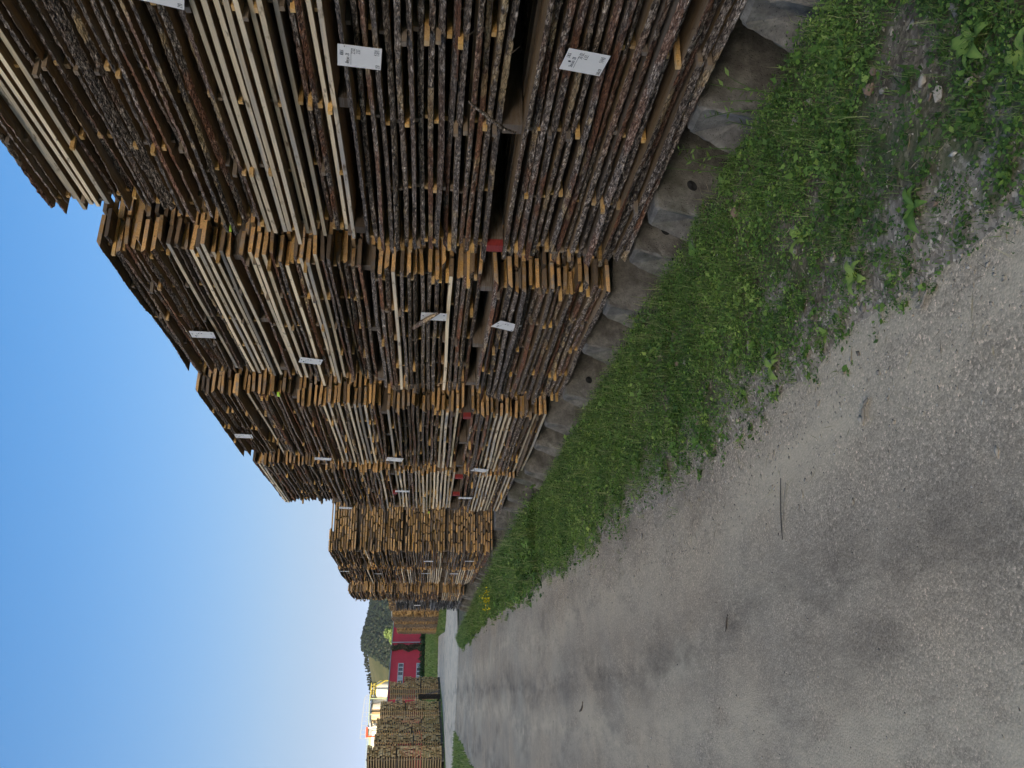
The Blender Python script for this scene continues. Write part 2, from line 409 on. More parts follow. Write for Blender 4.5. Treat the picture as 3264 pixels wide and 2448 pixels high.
# ------------------------------------------------------------------ wooded hill ahead and the ridge that keeps the yard in shade
def hill_top(az):   # skyline elevation in degrees seen over the yard
    return np.interp(az, [-30, -12, -4, -1, 0.35, 1.15, 1.96, 3.04, 3.66, 4.97, 5.95, 9, 16, 30], [0.6, 1.2, 2.2, 2.9, 3.20, 3.38, 3.56, 3.72, 3.74, 3.42, 3.30, 2.9, 2.2, 0.8])
def hill_pt(az, r):
    t = np.clip((r-620)/(1120-620), 0, 1); s = t*t*(3-2*t)
    zt = 1120*np.tan(np.radians(hill_top(az)))
    z = np.where(r <= 1120, zt*s, zt*np.clip(1-(r-1120)/700, 0, 1)**1.2)
    z = z + 6*(fbm(az*0.9+5, r*0.01, 3)-0.45)*np.clip(t*(1-t)*4, 0, 1)
    a = np.radians(az)
    return np.stack([r*np.sin(a), r*np.cos(a), z-1.0], -1)
def is_pasture(az, r):
    # open grass on the upper left shoulder
    lim = np.interp(r, [620, 700, 800, 850, 900, 950, 1000, 1050, 1120], [0.2, 0.7, 1.35, 1.8, 2.25, 2.55, 2.8, 2.95, 3.05])
    return az < lim
def hill():
    A, Rr = np.meshgrid(np.linspace(-30, 30, 121), np.concatenate([np.linspace(600, 1120, 40), np.linspace(1150, 1800, 10)]))
    V = hill_pt(A, Rr).reshape(-1, 3); ny, nx = A.shape; i = np.arange(nx*ny).reshape(ny, nx)
    F = np.stack([i[:-1, :-1], i[:-1, 1:], i[1:, 1:], i[1:, :-1]], -1).reshape(-1, 4)
    pa = is_pasture(A[:-1, :-1].ravel(), Rr[:-1, :-1].ravel()).astype(int)
    link(bpy.data.objects.new('hill', fast_mesh('hill', V, F, ['hill_soil', 'pasture'], smooth=True, midx=pa)), kind='structure')
hill()
def ridge():
    # unseen ridge added behind the camera, sized to block the low sun
    nx, ny = 70, 16
    S, T = np.meshgrid(np.linspace(-1500, 1500, nx), np.linspace(-1, 1, ny))
    d = np.array([math.sin(SUN_AZ), math.cos(SUN_AZ)]); p = np.array([-d[1], d[0]])
    X = d[0]*(800+T*260)+p[0]*S; Y = d[1]*(800+T*260)+p[1]*S
    prof = np.clip(1-np.abs(T)**1.6, 0, 1)
    Z = RIDGE_H*prof*np.clip((1500-np.abs(S))/300, 0, 1)**0.7 + 6*(fbm(X*0.02, Y*0.02, 3)-0.45)*prof - 1
    V = np.stack([X, Y, Z], -1).reshape(-1, 3); i = np.arange(nx*ny).reshape(ny, nx)
    F = np.stack([i[:-1, :-1], i[:-1, 1:], i[1:, 1:], i[1:, :-1]], -1).reshape(-1, 4)
    link(bpy.data.objects.new('ridge', fast_mesh('ridge', V, F, ['field'], smooth=True)), kind='structure')
RIDGE_H = 5+(800+232*math.cos(math.pi+SUN_AZ))*math.tan(SUN_EL)
ridge()

# ------------------------------------------------------------------ foliage material
def leaf_mat(name, dark, mid, light, trans=0.3):
    m, nt = new_mat(name); n = N(nt)
    a = n.attr('tone')
    col = n.ramp(a, [(0.0, dark), (0.5, mid), (1.0, light)])
    n.out(col, 0.6, None, 0.3, translucent=trans); M[name] = m
leaf_mat('weed_leaf', (0.050, 0.108, 0.022), (0.135, 0.250, 0.045), (0.34, 0.44, 0.10))
leaf_mat('grass_leaf', (0.07, 0.12, 0.028), (0.155, 0.24, 0.055), (0.38, 0.38, 0.16))
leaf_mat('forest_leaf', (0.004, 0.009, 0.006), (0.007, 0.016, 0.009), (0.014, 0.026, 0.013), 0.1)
leaf_mat('tree_leaf', (0.10, 0.17, 0.06), (0.20, 0.30, 0.11), (0.32, 0.43, 0.19))
leaf_mat('hedge_leaf', (0.012, 0.035, 0.012), (0.025, 0.065, 0.02), (0.06, 0.12, 0.035), 0.2)
leaf_mat('dry_stem', (0.16, 0.11, 0.05), (0.34, 0.26, 0.14), (0.50, 0.41, 0.25), 0.1)
leaf_mat('ivy_leaf', (0.05, 0.06, 0.03), (0.10, 0.10, 0.06), (0.22, 0.15, 0.11), 0.1)
leaf_mat('petal', (0.6, 0.42, 0.01), (0.75, 0.58, 0.02), (0.85, 0.72, 0.05), 0.2)
leaf_mat('stone_bits', (0.14, 0.115, 0.09), (0.42, 0.345, 0.26), (0.74, 0.65, 0.53), 0.0001)

def leaf_quads(P, D, U, L, W):
    """rhombic leaves: base P, along D (unit), across U (unit), length L, width W, slightly folded"""
    n = len(P); L = np.broadcast_to(L, n)[:, None]; W = np.broadcast_to(W, n)[:, None]
    Nn = np.cross(D, U)
    b = P; m1 = P+D*L*0.45+U*W*0.5+Nn*W*0.12; m2 = P+D*L*0.45-U*W*0.5+Nn*W*0.12; t = P+D*L-Nn*L*0.10
    V = np.stack([b, m1, t, m2], 1).reshape(-1, 3)
    i = np.arange(n)[:, None]*4
    F = np.concatenate([i, i+1, i+2, i+3], 1)
    return V, F
def blades(P, D, Wd, L, W, bend):
    """grass blades: 2-segment strips; P base, D horizontal lean dir, Wd width dir"""
    n = len(P); L = L[:, None]; W = W[:, None]; bend = bend[:, None]
    up = np.array([0, 0, 1.0])
    p1 = P+up*L*0.55+D*L*bend*0.30; p2 = P+up*L*(1-0.35*bend)+D*L*bend*0.95
    V = np.stack([P-Wd*W*0.5, P+Wd*W*0.5, p1+Wd*W*0.42, p1-Wd*W*0.42, p2], 1).reshape(-1, 3)
    i = np.arange(n)[:, None]*5
    F = np.concatenate([np.concatenate([i, i+1, i+2], 1), np.concatenate([i, i+2, i+3], 1), np.concatenate([i+3, i+2, i+4], 1)], 0)
    return V, F
def unit(a): return a/np.maximum(np.linalg.norm(a, axis=-1, keepdims=True), 1e-9)
def rdirs(n, zmin=-1, zmax=1):
    z = rng.uniform(zmin, zmax, n); a = rng.uniform(0, 2*math.pi, n); r = np.sqrt(np.maximum(0, 1-z*z))
    return np.stack([r*np.cos(a), r*np.sin(a), z], -1)
def perp(D): return unit(np.cross(D, rdirs(len(D))))

# forest on the hill: one far mass of crowns
def forest():
    Vs, Fs, Ts = [], [], []; base = 0
    ic = []
    t = (1+5**.5)/2
    iv = unit(np.array([(-1,t,0),(1,t,0),(-1,-t,0),(1,-t,0),(0,-1,t),(0,1,t),(0,-1,-t),(0,1,-t),(t,0,-1),(t,0,1),(-t,0,-1),(-t,0,1)], float))
    fi = np.array([(0,11,5),(0,5,1),(0,1,7),(0,7,10),(0,10,11),(1,5,9),(5,11,4),(11,10,2),(10,7,6),(7,1,8),(3,9,4),(3,4,2),(3,2,6),(3,6,8),(3,8,9),(4,9,5),(2,4,11),(6,2,10),(8,6,7),(9,8,1)])
    n = 15000
    az = rng.uniform(-3, 9, n); r = np.sqrt(rng.uniform(640**2, 1135**2, n))
    keep = (~is_pasture(az+0.10*rng.normal(size=n), r)) | ((r > 1100) & (rng.random(n) < 0.35))
    az, r = az[keep], r[keep]; n = len(az)
    P = hill_pt(az, r)
    for k in range(2):     # two lobes to each crown
        h = rng.uniform(4.2, 8.0, n); w = h*rng.uniform(0.30, 0.46, n)
        c = P + np.stack([rng.normal(0, 1.0, n), rng.normal(0, 1.0, n), h*(0.38+0.28*k)], -1)
        sm = np.where(is_pasture(az, r), 0.45, 1.0); sc = np.stack([w*(1-0.2*k)*sm, w*(1-0.2*k)*sm, h*0.42*sm], -1)
        jit = 1+rng.normal(0, 0.16, (n, 12, 1))
        V = c[:, None]+iv[None]*sc[:, None]*jit
        Vs.append(V.reshape(-1, 3)); Fs.append((fi[None]+(np.arange(n)*12)[:, None, None]+base).reshape(-1, 3)); base += n*12
        tn = np.clip(0.45+0.28*rng.normal(size=n)+0.15*(k-1), 0, 1)
        Ts.append(np.repeat(tn, 12)+np.tile(0.12*rng.normal(size=12), n))
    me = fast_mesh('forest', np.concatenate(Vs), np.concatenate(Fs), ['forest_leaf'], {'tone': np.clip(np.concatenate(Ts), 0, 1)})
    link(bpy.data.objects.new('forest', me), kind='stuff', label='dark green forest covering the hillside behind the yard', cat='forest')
forest()
def summit_cross():
    a = R(3.11); p = (1118*math.sin(a), 1118*math.cos(a), 0)
    z = float(hill_pt(np.array([3.11]), np.array([1118.0]))[0, 2])
    mb = MB(); mb.box((-0.25, -0.25, -1), (0.25, 0.25, 10)); mb.box((-2.4, -0.22, 6.6), (2.4, 0.22, 7.2))
    o = mb.build('summit_cross', 'weathered', label='thin summit cross on top of the wooded hill', cat='cross'); o.location = (p[0], p[1], z)
summit_cross()

def leaf_cloud(centers, radii, n, size, tone=(0.5, 0.25), shell=0.6):
    k = rng.integers(0, len(centers), n)
    C = np.asarray(centers, float)[k]; Rd = np.asarray(radii, float)[k]
    d = rdirs(n); rr = (shell+(1-shell)*rng.random(n))**0.7
    P = C + d*Rd*rr[:, None]
    D = unit(d*0.6+rdirs(n)); U = perp(D)
    V, F = leaf_quads(P, D, U, size*rng.uniform(0.6, 1.3, n), size*rng.uniform(0.4, 0.8, n))
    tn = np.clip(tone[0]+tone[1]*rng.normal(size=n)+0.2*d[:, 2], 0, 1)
    return V, F, np.repeat(tn, 4)
def tree(name, loc, h, spread, n, size, leaf, label, seed):
    r_ = random.Random(seed)
    root = empty(name, loc, label=label, cat='tree')
    mb = MB(); mb.tube([(0, 0, -0.3), (0.1, 0, h*0.25), (0, 0.1, h*0.5), (0.1, 0, h*0.8)], [h*.035, h*.026, h*.018, h*.006], 8)
    cs, rs = [], []
    for i in range(13):
        a = r_.uniform(0, 6.28); q = r_.uniform(0.2, 0.75)*spread; z = h*r_.uniform(0.42, 0.88)
        q *= 1-0.5*max(0, z/h-0.6)/0.4
        c = (q*math.cos(a), q*math.sin(a), z)
        mb.tube([(0, 0, z*0.55), (c[0]*.5, c[1]*.5, z*0.8), c], [h*.012, h*.008, h*.003], 5)
        cs.append(c); s = spread*r_.uniform(0.28, 0.46); rs.append((s, s, s*0.8))
    mb.build('trunk', 'bark', root)
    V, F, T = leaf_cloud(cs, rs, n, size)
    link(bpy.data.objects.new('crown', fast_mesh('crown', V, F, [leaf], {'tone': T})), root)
tree('leafy_tree', (14.9, 215.0, 1.2), 10.8, 3.0, 4800, 0.42, 'tree_leaf', 'light green rounded tree rising behind the far lumber row', 3)

# ------------------------------------------------------------------ red building
plain('red_wall', (0.82, 0.070, 0.095), 0.75, var=0.06, scale=0.6)
plain('white_frame', (0.62, 0.62, 0.63), 0.5, var=0.04)
plain('grey_trim', (0.36, 0.36, 0.38), 0.5, var=0.08)
def glass_mat(name, col):
    m, nt = new_mat(name); n = N(nt); n.out(col, 0.08, None, 0.6); M[name] = m
glass_mat('dark_glass', (0.02, 0.024, 0.03)); glass_mat('blind_glass', (0.36, 0.42, 0.44))
def red_building():
    ang = math.atan2(-0.76016705, -0.64972768)      # local +X runs along the facade to the viewer's left
    root = empty('red_building', (12.07, 188.6, 0), ang, label='red two-storey building with ribbon windows beyond the hedge', cat='building')
    # local frame: x along facade (leftwards), +y faces the viewer
    mb = MB(); mb.box((-9, -12, -0.5), (24, 0, 8.45)); mb.build('wall', 'red_wall', root)
    mb = MB(); mb.box((-9.2, -12.2, 8.45), (24.2, 0.16, 8.62)); mb.build('roof_edge', 'grey_trim', root)
    mb = MB(); mb.box((1.5, 0.003, 0), (1.66, 0.16, 8.44)); mb.build('drainpipe', 'white_frame', root)
    mb = MB(); mb.box((-9, 0.003, 2.2), (1.2, 0.05, 2.5)); mb.build('wall_band', 'white_frame', root)
    for (z0, z1) in ((5.85, 6.95), (2.2, 3.32)):
        for k in range(10):
            x0 = 8.2 + k*1.26; x1 = x0+1.26
            if x1 > 23: break
            w = MB()
            w.box((x0, 0.003, z0), (x0+0.11, 0.10, z1)); w.box((x1-0.11, 0.003, z0), (x1-0.002, 0.10, z1))
            w.box((x0+0.112, 0.003, z0), (x1-0.112, 0.10, z0+0.12)); w.box((x0+0.112, 0.003, z1-0.12), (x1-0.112, 0.10, z1))
            wo = w.build('window', 'white_frame', root)
            g_ = MB(); g_.box((x0+0.114, 0.006, z0+0.122), (x1-0.114, 0.04, z1-0.122))
            g_.build('pane', 'blind_glass' if (k == 3 or (z0 < 5 and k == 0)) else 'dark_glass', wo)
    # ivy climbing the wall beside the drainpipe
    iv = empty('ivy', (12.07, 188.6, 0), ang, label='dark ivy column climbing the red wall', cat='ivy')
    cs = [(3.45+0.3*math.sin(i*1.3), 0.25, 1.4+i*0.62) for i in range(12)]; rs = [(0.85+0.14*math.cos(i*2.1), 0.4, 0.6) for i in range(12)]
    V, F, T = leaf_cloud(cs, rs, 2600, 0.30, (0.45, 0.25), 0.2)
    link(bpy.data.objects.new('foliage', fast_mesh('foliage', V, F, ['ivy_leaf'], {'tone': T})), iv)
    st = MB()
    for i in range(3): st.tube([(3.2+0.25*i, 0.1, 0.5), (3.3+0.2*i, 0.12, 3), (3.1+0.35*i, 0.1, 7.8)], [0.06, 0.05, 0.02], 5)
    st.build('stem', 'dark_wood_gap_shade', iv)
    hd = empty('hedge', (12.07, 188.6, 0), ang, label='clipped dark hedge below the red wall', cat='hedge')
    cs = []; rs = []
    for i in range(44):
        x = -8+i*0.75; cs.append((x, 2.1+0.3*math.sin(i*2.2), 1.75+0.12*math.sin(i*1.7))); rs.append((0.75, 0.9, 0.95+0.15*math.sin(i*3.1)))
    V, F, T = leaf_cloud(cs, rs, 9000, 0.32, (0.42, 0.22), 0.35)
    link(bpy.data.objects.new('foliage', fast_mesh('foliage', V, F, ['hedge_leaf'], {'tone': T})), hd)
    st = MB()
    for i in range(44): st.tube([(-8+i*0.75, 2.1, 0.3), (-8+i*0.75+0.1, 2.1, 1.8)], [0.05, 0.03], 4)
    st.build('stem', 'dark_wood_gap_shade', hd)
red_building()

# ------------------------------------------------------------------ tanks behind the left-hand stacks
plain('tank_white', (0.80, 0.77, 0.70), 0.45, var=0.05, scale=0.7)
plain('yellow_rail', (0.62, 0.52, 0.12), 0.5, var=0.1)
plain('green_rail', (0.30, 0.38, 0.27), 0.5, var=0.1)
plain('steel_rail', (0.30, 0.33, 0.36), 0.5, var=0.1)
plain('red_steel', (0.62, 0.07, 0.03), 0.5, var=0.08)
def streak_mat():  # brown to cream streaks drawn out along the height
    m, nt = new_mat('streaked_tank'); n = N(nt)
    v = n.coord((1.6, 1.6, 0.10), False)
    f = n.noise(v, 1.6, 4, 0.6)
    col = n.ramp(f, [(0.3, (0.30, 0.18, 0.09)), (0.5, (0.50, 0.36, 0.22)), (0.7, (0.70, 0.62, 0.50))])
    n.out(col, 0.5, None, 0.3); M['streaked_tank'] = m
streak_mat()
def lathe(mb, prof, n=48, c=(0, 0), mi=0, a0=0.0, a1=2*math.pi):
    full = abs(a1-a0-2*math.pi) < 1e-6; m = n if full else n+1
    vs_ = []
    for (r_, z) in prof:
        for k in range(m):
            a = a0+(a1-a0)*k/n; vs_.append((c[0]+r_*math.cos(a), c[1]+r_*math.sin(a), z))
    fs = []
    for i in range(len(prof)-1):
        for k in range(n):
            k2 = (k+1) % m
            fs.append((i*m+k, i*m+k2, (i+1)*m+k2, (i+1)*m+k))
    mb.add(vs_, fs, mi)
def railing(mb, pts, h=1.1, r_=0.035, step=1.0):
    for a, b in zip(pts[:-1], pts[1:]):
        a, b = Vector(a), Vector(b); n_ = max(1, int((b-a).length/step))
        for k in range(n_+1):
            p = a.lerp(b, k/n_); mb.tube([p, p+Vector((0, 0, h))], r_, 4)
        for zz_ in (h, h*0.5): mb.tube([a+Vector((0, 0, zz_)), b+Vector((0, 0, zz_))], r_, 4)
def tanks():
    D = 232.0
    def X(az): return D*math.tan(R(az))
    def Z(el): return CAM_H + D*math.tan(R(el))
    t1 = empty('white_tank', (X(0.52), D, 0), label='small sunlit white tank with yellow stair railing', cat='tank')
    mb = MB(); r1 = (X(1.02)-X(-0.02))/2
    lathe(mb, [(r1, 0), (r1, Z(2.86)), (r1*0.93, Z(2.95)), (r1*0.5, Z(2.97)), (0.01, Z(2.98))])
    mb.build('shell', 'tank_white', t1, smooth=False)
    rl = MB(); zt = Z(2.98); rr = r1*0.95
    ring = [(rr*math.cos(a), rr*math.sin(a), zt) for a in np.linspace(0, 2*math.pi, 13)]
    railing(rl, ring, 1.3, 0.07, 0.9)
    rl.build('railing', 'yellow_rail', t1)
    dk = MB(); lathe(dk, [(rr+0.15, zt-0.02), (rr+0.15, zt+0.12), (0.01, zt+0.12)]); dk.build('deck', 'yellow_rail', t1)
    st = MB()     # stair descending the right flank
    st.tube([(r1*0.5, -r1, zt), (r1*1.08, -r1*0.4, Z(2.45)), (r1*1.1, 0, Z(2.1))], 0.16, 4)
    st.tube([(r1*0.5, -r1, zt+1.1), (r1*1.12, -r1*0.4, Z(2.45)+1.1), (r1*1.15, 0, Z(2.1)+1.1)], 0.07, 4)
    st.build('stair', 'yellow_rail', t1)
    cab = MB(); cab.tube([(0.1*r1, -r1*1.01, Z(2.2)), (0.0, -r1*0.95, Z(2.7)), (-0.3*r1, -r1*0.8, Z(2.9))], 0.06, 4); cab.build('pipe', 'steel_rail', t1)
    # big tank
    t2 = empty('big_tank', (X(-0.80), D-1, 0), label='large sunlit cream tank with brown streaks and roof walkway', cat='tank')
    r2 = (X(0.0)-X(-1.62))/2
    mb = MB(); lathe(mb, [(r2, 0), (r2, Z(3.18)), (r2*0.97, Z(3.24)), (0.01, Z(3.30))], 64); mb.build('shell', 'tank_white', t2)
    bd = MB(); a_l, a_r = math.acos(-0.66), math.acos(0.28)
    lathe(bd, [(r2+0.06, Z(2.0)), (r2+0.06, Z(3.12))], 20, a0=-a_l, a1=-a_r); bd.build('streaked_panel', 'streaked_tank', t2)
    rm = MB(); lathe(rm, [(r2+0.02, Z(3.13)), (r2+0.22, Z(3.13)), (r2+0.22, Z(3.20)), (r2+0.02, Z(3.20))], 64); rm.build('rim', 'steel_rail', t2)
    pp = MB(); pp.tube([(r2*0.75, -r2*0.8, Z(2.7)), (r2*0.7, -r2*0.85, Z(3.1)), (r2*0.55, -r2*0.9, Z(3.2))], 0.09, 5); pp.build('pipe', 'dark_wood_gap_shade', t2)
    # walkway along the roofs
    wk = empty('walkway', (X(-1.0), D-5, 0), label='steel walkway with tall railing along the tank roofs', cat='walkway')
    x0, x1 = X(0.25)-X(-1.0), X(-2.2)-X(-1.0)
    mb = MB(); mb.box((x1, -0.6, Z(3.26)), (x0, 0.6, Z(3.30))); mb.build('deck', 'green_rail', wk)
    rl = MB()
    zA, zB = Z(3.30), Z(3.44)
    for y in (-0.58, 0.58):
        rl.tube([(x0, y, Z(3.46)), (x0-0.9, y, Z(3.60)), (x1, y, Z(3.75)), (x1, y, Z(3.42))], 0.045, 4)
        for k in range(11):
            x = x0+(x1-x0)*k/10; zt = Z(3.46) if k == 0 else Z(3.60+0.15*(k-1)/9)
            rl.tube([(x, y, zA-0.02), (x, y, zt)], 0.035, 4)
        rl.tube([(x0, y, zB), (x1, y, zB)], 0.03, 4)
    rl.build('railing', 'steel_rail', wk)
    for k, xx in enumerate((X(0.05), X(-0.85), X(-1.75))):
        p = MB(); p.box((xx-X(-1.0)-0.12, -0.45, 0), (xx-X(-1.0)+0.12, -0.2, Z(3.26)-0.003)); p.build('post', 'green_rail', wk)
    # low hall and gantry further left
    h = empty('low_hall', (X(-2.9), D+2, 0), label='pale flat-roofed hall left of the tanks with green parapet rail', cat='building')
    mb = MB(); hw = X(-1.7)-X(-2.9); mb.box((-hw*1.6, -3, 0), (hw, 5, Z(3.18))); mb.build('wall', 'tank_white', h)
    mb = MB(); mb.box((-hw*1.65, -3.2, Z(3.18)+0.002), (hw*1.02, 5.2, Z(3.30))); mb.build('parapet', 'green_rail', h)
    rl = MB(); railing(rl, [(-hw*1.6, -3, Z(3.30)), (hw, -3, Z(3.30))], 0.5, 0.04, 1.2); rl.build('railing', 'green_rail', h)
    gf = empty('red_gantry', (X(-1.83), D-6, 0), label='small red steel frame in front of the tank hall', cat='frame')
    w = (X(-1.58)-X(-2.06))/2
    for s in (-1, 1):
        p = MB(); p.box((s*w-0.14, -0.14, 0), (s*w+0.14, 0.14, Z(3.34))); p.build('post', 'red_steel' if s < 0 else 'white_frame', gf)
    p = MB(); p.box((-w-0.2, -0.2, Z(3.30)), (w+0.2, 0.2, Z(3.40))); p.build('beam', 'red_steel', gf)
    p = MB(); p.box((-w+0.15, -0.05, Z(3.04)), (w-0.15, 0.05, Z(3.22))); p.build('panel', 'steel_rail', gf)
tanks()

# ================================================================== LUMBER
T_PL, PITCH = 0.028, 0.0535
def bark_plank(seed, n, waney=True):
    """one plank along +Y, front (bark) edge at x=0, 1 unit = metre, length 2.5"""
    r_ = np.random.default_rng(seed); L = 2.5; w = r_.uniform(0.15, 0.25)
    y = np.linspace(0, L, n+1)
    if n > 40: y[1:-1] += r_.uniform(-0.3, 0.3, n-1)*L/n
    slow = 0.022*np.cumsum(r_.normal(0, 1, n+1))/math.sqrt(n)+0.012*np.sin(y*r_.uniform(1, 2.6)+r_.uniform(0, 6))
    slow -= slow.mean()
    slope = r_.uniform(0.004, 0.040) if r_.random() < 0.68 else r_.uniform(-0.03, 0.0)
    bow = 0.0065*np.sin(y*r_.uniform(1.2, 3.4)+r_.uniform(0, 6))
    a = 0.0034 if n > 40 else 0.003
    cols = []
    prof = [(0.0, 0.0), (0.30, -0.004), (0.70, -0.004), (1.0, 0.0)]
    for zf, bulge in prof:
        x = slow+bulge+slope*(zf-0.5)*2*0.5+r_.normal(0, a, n+1)
        z = zf*T_PL+bow+(r_.normal(0, 0.0009, n+1))
        cols.append(np.stack([x, y, z], -1))
    cols.append(np.stack([np.full(n+1, w), y, T_PL+bow], -1)); cols.append(np.stack([np.full(n+1, w), y, bow], -1))
    V = np.concatenate(cols); m = n+1; F = []; MI = []
    for c in range(6):
        c2 = (c+1) % 6
        mi = 0 if c < 3 else 1
        for i in range(n): F.append((c*m+i, c2*m+i, c2*m+i+1, c*m+i+1)); MI.append(mi)
    F.append(tuple(c*m for c in range(6))[::-1]); MI.append(2)
    F.append(tuple(c*m+n for c in range(6))); MI.append(2)
    V = [tuple(v) for v in V]
    if n > 40:      # fibres and torn bark hanging from the edge
        for k in range(r_.integers(10, 22)):
            yy = r_.uniform(0.05, L-0.05); i = int(yy/L*n); x = V[i][0]; zc = r_.choice([0.0, T_PL])
            dx, dy, dz = -r_.uniform(0.004, 0.02), r_.normal(0, 0.03), r_.normal(0, 0.014)
            b = len(V); V += [(x-0.002, yy, zc), (x-0.002, yy+0.004, zc), (x+dx, yy+dy, zc+dz)]
            F.append((b, b+1, b+2)); MI.append(0 if r_.random() < 0.6 else 1)
    return V, F, MI, w
def pale_plank(seed, n=16):
    r_ = np.random.default_rng(seed); L = 2.5; w = r_.uniform(0.15, 0.24)
    y = np.linspace(0, L, n+1); sx = 0.006*np.sin(y*r_.uniform(1, 2.4)+r_.uniform(0, 6)); bow = 0.004*np.sin(y*r_.uniform(1, 3)+r_.uniform(0, 6))
    e = 0.0018
    prof = [(0, e), (0, T_PL-e), (e, T_PL), (w, T_PL), (w, 0), (e, 0)]
    cols = [np.stack([px+sx, y, pz+bow], -1) for px, pz in prof]
    V = np.concatenate(cols); m = n+1; F = []; MI = []
    for c in range(6):
        c2 = (c+1) % 6
        for i in range(n): F.append((c*m+i, c*m+i+1, c2*m+i+1, c2*m+i)); MI.append(3 if c == 0 else 1)
    F.append(tuple(c*m for c in range(6))); MI.append(2)
    F.append(tuple(c*m+n for c in range(6))[::-1]); MI.append(2)
    return [tuple(v) for v in V], F, MI, w
PM = ['bark', 'sawn', 'end_grain', 'sawn_edge']; PMG = ['bark_weathered', 'weathered', 'weathered', 'weathered']
def make_variants(fn, seeds, name, mats, **kw):
    out = []
    for s in seeds:
        V, F, MI, w = fn(s, **kw); out.append((mesh_from(name, V, F, mats, MI), w))
    return out
BARK_NEAR = make_variants(bark_plank, range(100, 122), 'bark_plank', PM, n=130)
BARK_FAR = make_variants(bark_plank, range(200, 214), 'bark_plank', PM, n=36)
PALE = make_variants(pale_plank, range(300, 310), 'sawn_plank', PM)
BARK_GREY = make_variants(bark_plank, range(400, 408), 'grey_bark_plank', PMG, n=36)
PALE_GREY = make_variants(pale_plank, range(420, 426), 'grey_plank', PMG)
def inner_variant(seed, mats):
    r_ = random.Random(seed); w = r_.uniform(0.13, 0.25); a, b = r_.choice([0, 0, 0.01, 0.03]), r_.choice([0, 0, 0.012, 0.035])
    t = T_PL*r_.uniform(0.96, 1.0)
    pr = [(0, 0), (w, 0), (w-b, t), (a, t)]
    V = [(x, 0, z) for x, z in pr]+[(x, 2.5, z) for x, z in pr]
    F = [(0, 1, 2, 3), (7, 6, 5, 4), (0, 4, 5, 1), (1, 5, 6, 2), (2, 6, 7, 3), (3, 7, 4, 0)]
    return mesh_from('plank', V, F, mats, [2, 2, 1, 0 if b > 0.02 else 1, 1, 0 if a > 0.02 else 1]), w
INNER = [inner_variant(s, PM) for s in range(12)]; INNER_GREY = [inner_variant(s+50, PMG) for s in range(6)]
def sticker_mesh(mat):
    mb = MB(); mb.box((0, -0.0125, 0), (1.18, 0.0125, PITCH-T_PL-0.001)); return mb.mesh('sticker', [mat])
STK = sticker_mesh('sticker_wood'); STKG = sticker_mesh('weathered')
_b = MB(); _b.box((0, -0.04, 0), (2.3, 0.04, 1.0)); BEAR = _b.mesh('bearer', ['bearer_wood'])
_b = MB(); _b.box((-0.004, -0.0425, -0.0015), (0.045, 0.0425, 1.0015)); REDEND = _b.mesh('painted_end', ['red_paint'])

# --- handwriting on the cards: single-stroke letters
STROKES = {
 '0': [[(.3,1),(.1,.8),(.05,.4),(.2,.02),(.4,.05),(.55,.5),(.45,.9),(.3,1)]], '1': [[(.1,.75),(.35,1),(.3,0)]],
 '2': [[(.08,.8),(.25,1),(.5,.85),(.4,.5),(.05,.03),(.55,.06)]], '3': [[(.1,.92),(.4,1),(.5,.8),(.25,.55),(.52,.35),(.4,.04),(.08,.06)]],
 '4': [[(.3,1),(.05,.4),(.55,.42)],[(.45,.75),(.38,0)]], '5': [[(.52,1),(.15,.97),(.12,.6),(.42,.6),(.52,.3),(.35,.02),(.06,.06)]],
 '6': [[(.5,1),(.15,.6),(.06,.22),(.25,0),(.5,.2),(.4,.48),(.1,.35)]], '8': [[(.3,.52),(.1,.75),(.3,1),(.5,.78),(.3,.52),(.06,.22),(.28,0),(.52,.24),(.3,.52)]],
 '9': [[(.5,.75),(.3,.55),(.1,.75),(.3,1),(.5,.85),(.48,.5),(.3,0)]], '.': [[(.1,.02),(.18,.02)]],
 'L': [[(.15,1),(.06,.02),(.5,.05)]], 'A': [[(.02,0),(.3,1),(.55,0)],[(.14,.38),(.45,.38)]], 'G': [[(.55,.85),(.3,1),(.06,.55),(.2,.03),(.5,.12),(.52,.45),(.3,.45)]],
 'S': [[(.5,.9),(.25,1),(.1,.78),(.45,.45),(.4,.08),(.06,.06)]], 'k': [[(.1,1),(.08,0)],[(.45,.6),(.1,.3),(.5,0)]], 'e': [[(.1,.3),(.45,.38),(.3,.62),(.08,.3),(.25,.02),(.5,.12)]],
 'j': [[(.3,.6),(.26,-.15),(.02,-.2)],[(.3,.85),(.33,.88)]], 'u': [[(.08,.6),(.1,.1),(.3,.03),(.44,.55)],[(.44,.55),(.46,.02)]], 'n': [[(.08,.6),(.08,0)],[(.08,.4),(.3,.6),(.46,0)]],
 's': [[(.42,.55),(.15,.58),(.12,.4),(.42,.25),(.35,.02),(.06,.05)]], '#': [[(.2,1),(.12,0)],[(.42,1),(.34,0)],[(.02,.68),(.55,.7)],[(.0,.32),(.52,.34)]],
 'x': [[(.05,.55),(.5,.05)],[(.48,.58),(.05,.02)]], 'Z': [[(.05,.95),(.5,1),(.05,.02),(.55,.05)]], ' ': [], '~': [[(0,.5),(.12,.9),(.2,.1),(.32,.8),(.42,.2),(.5,.7),(.6,.4)]]}
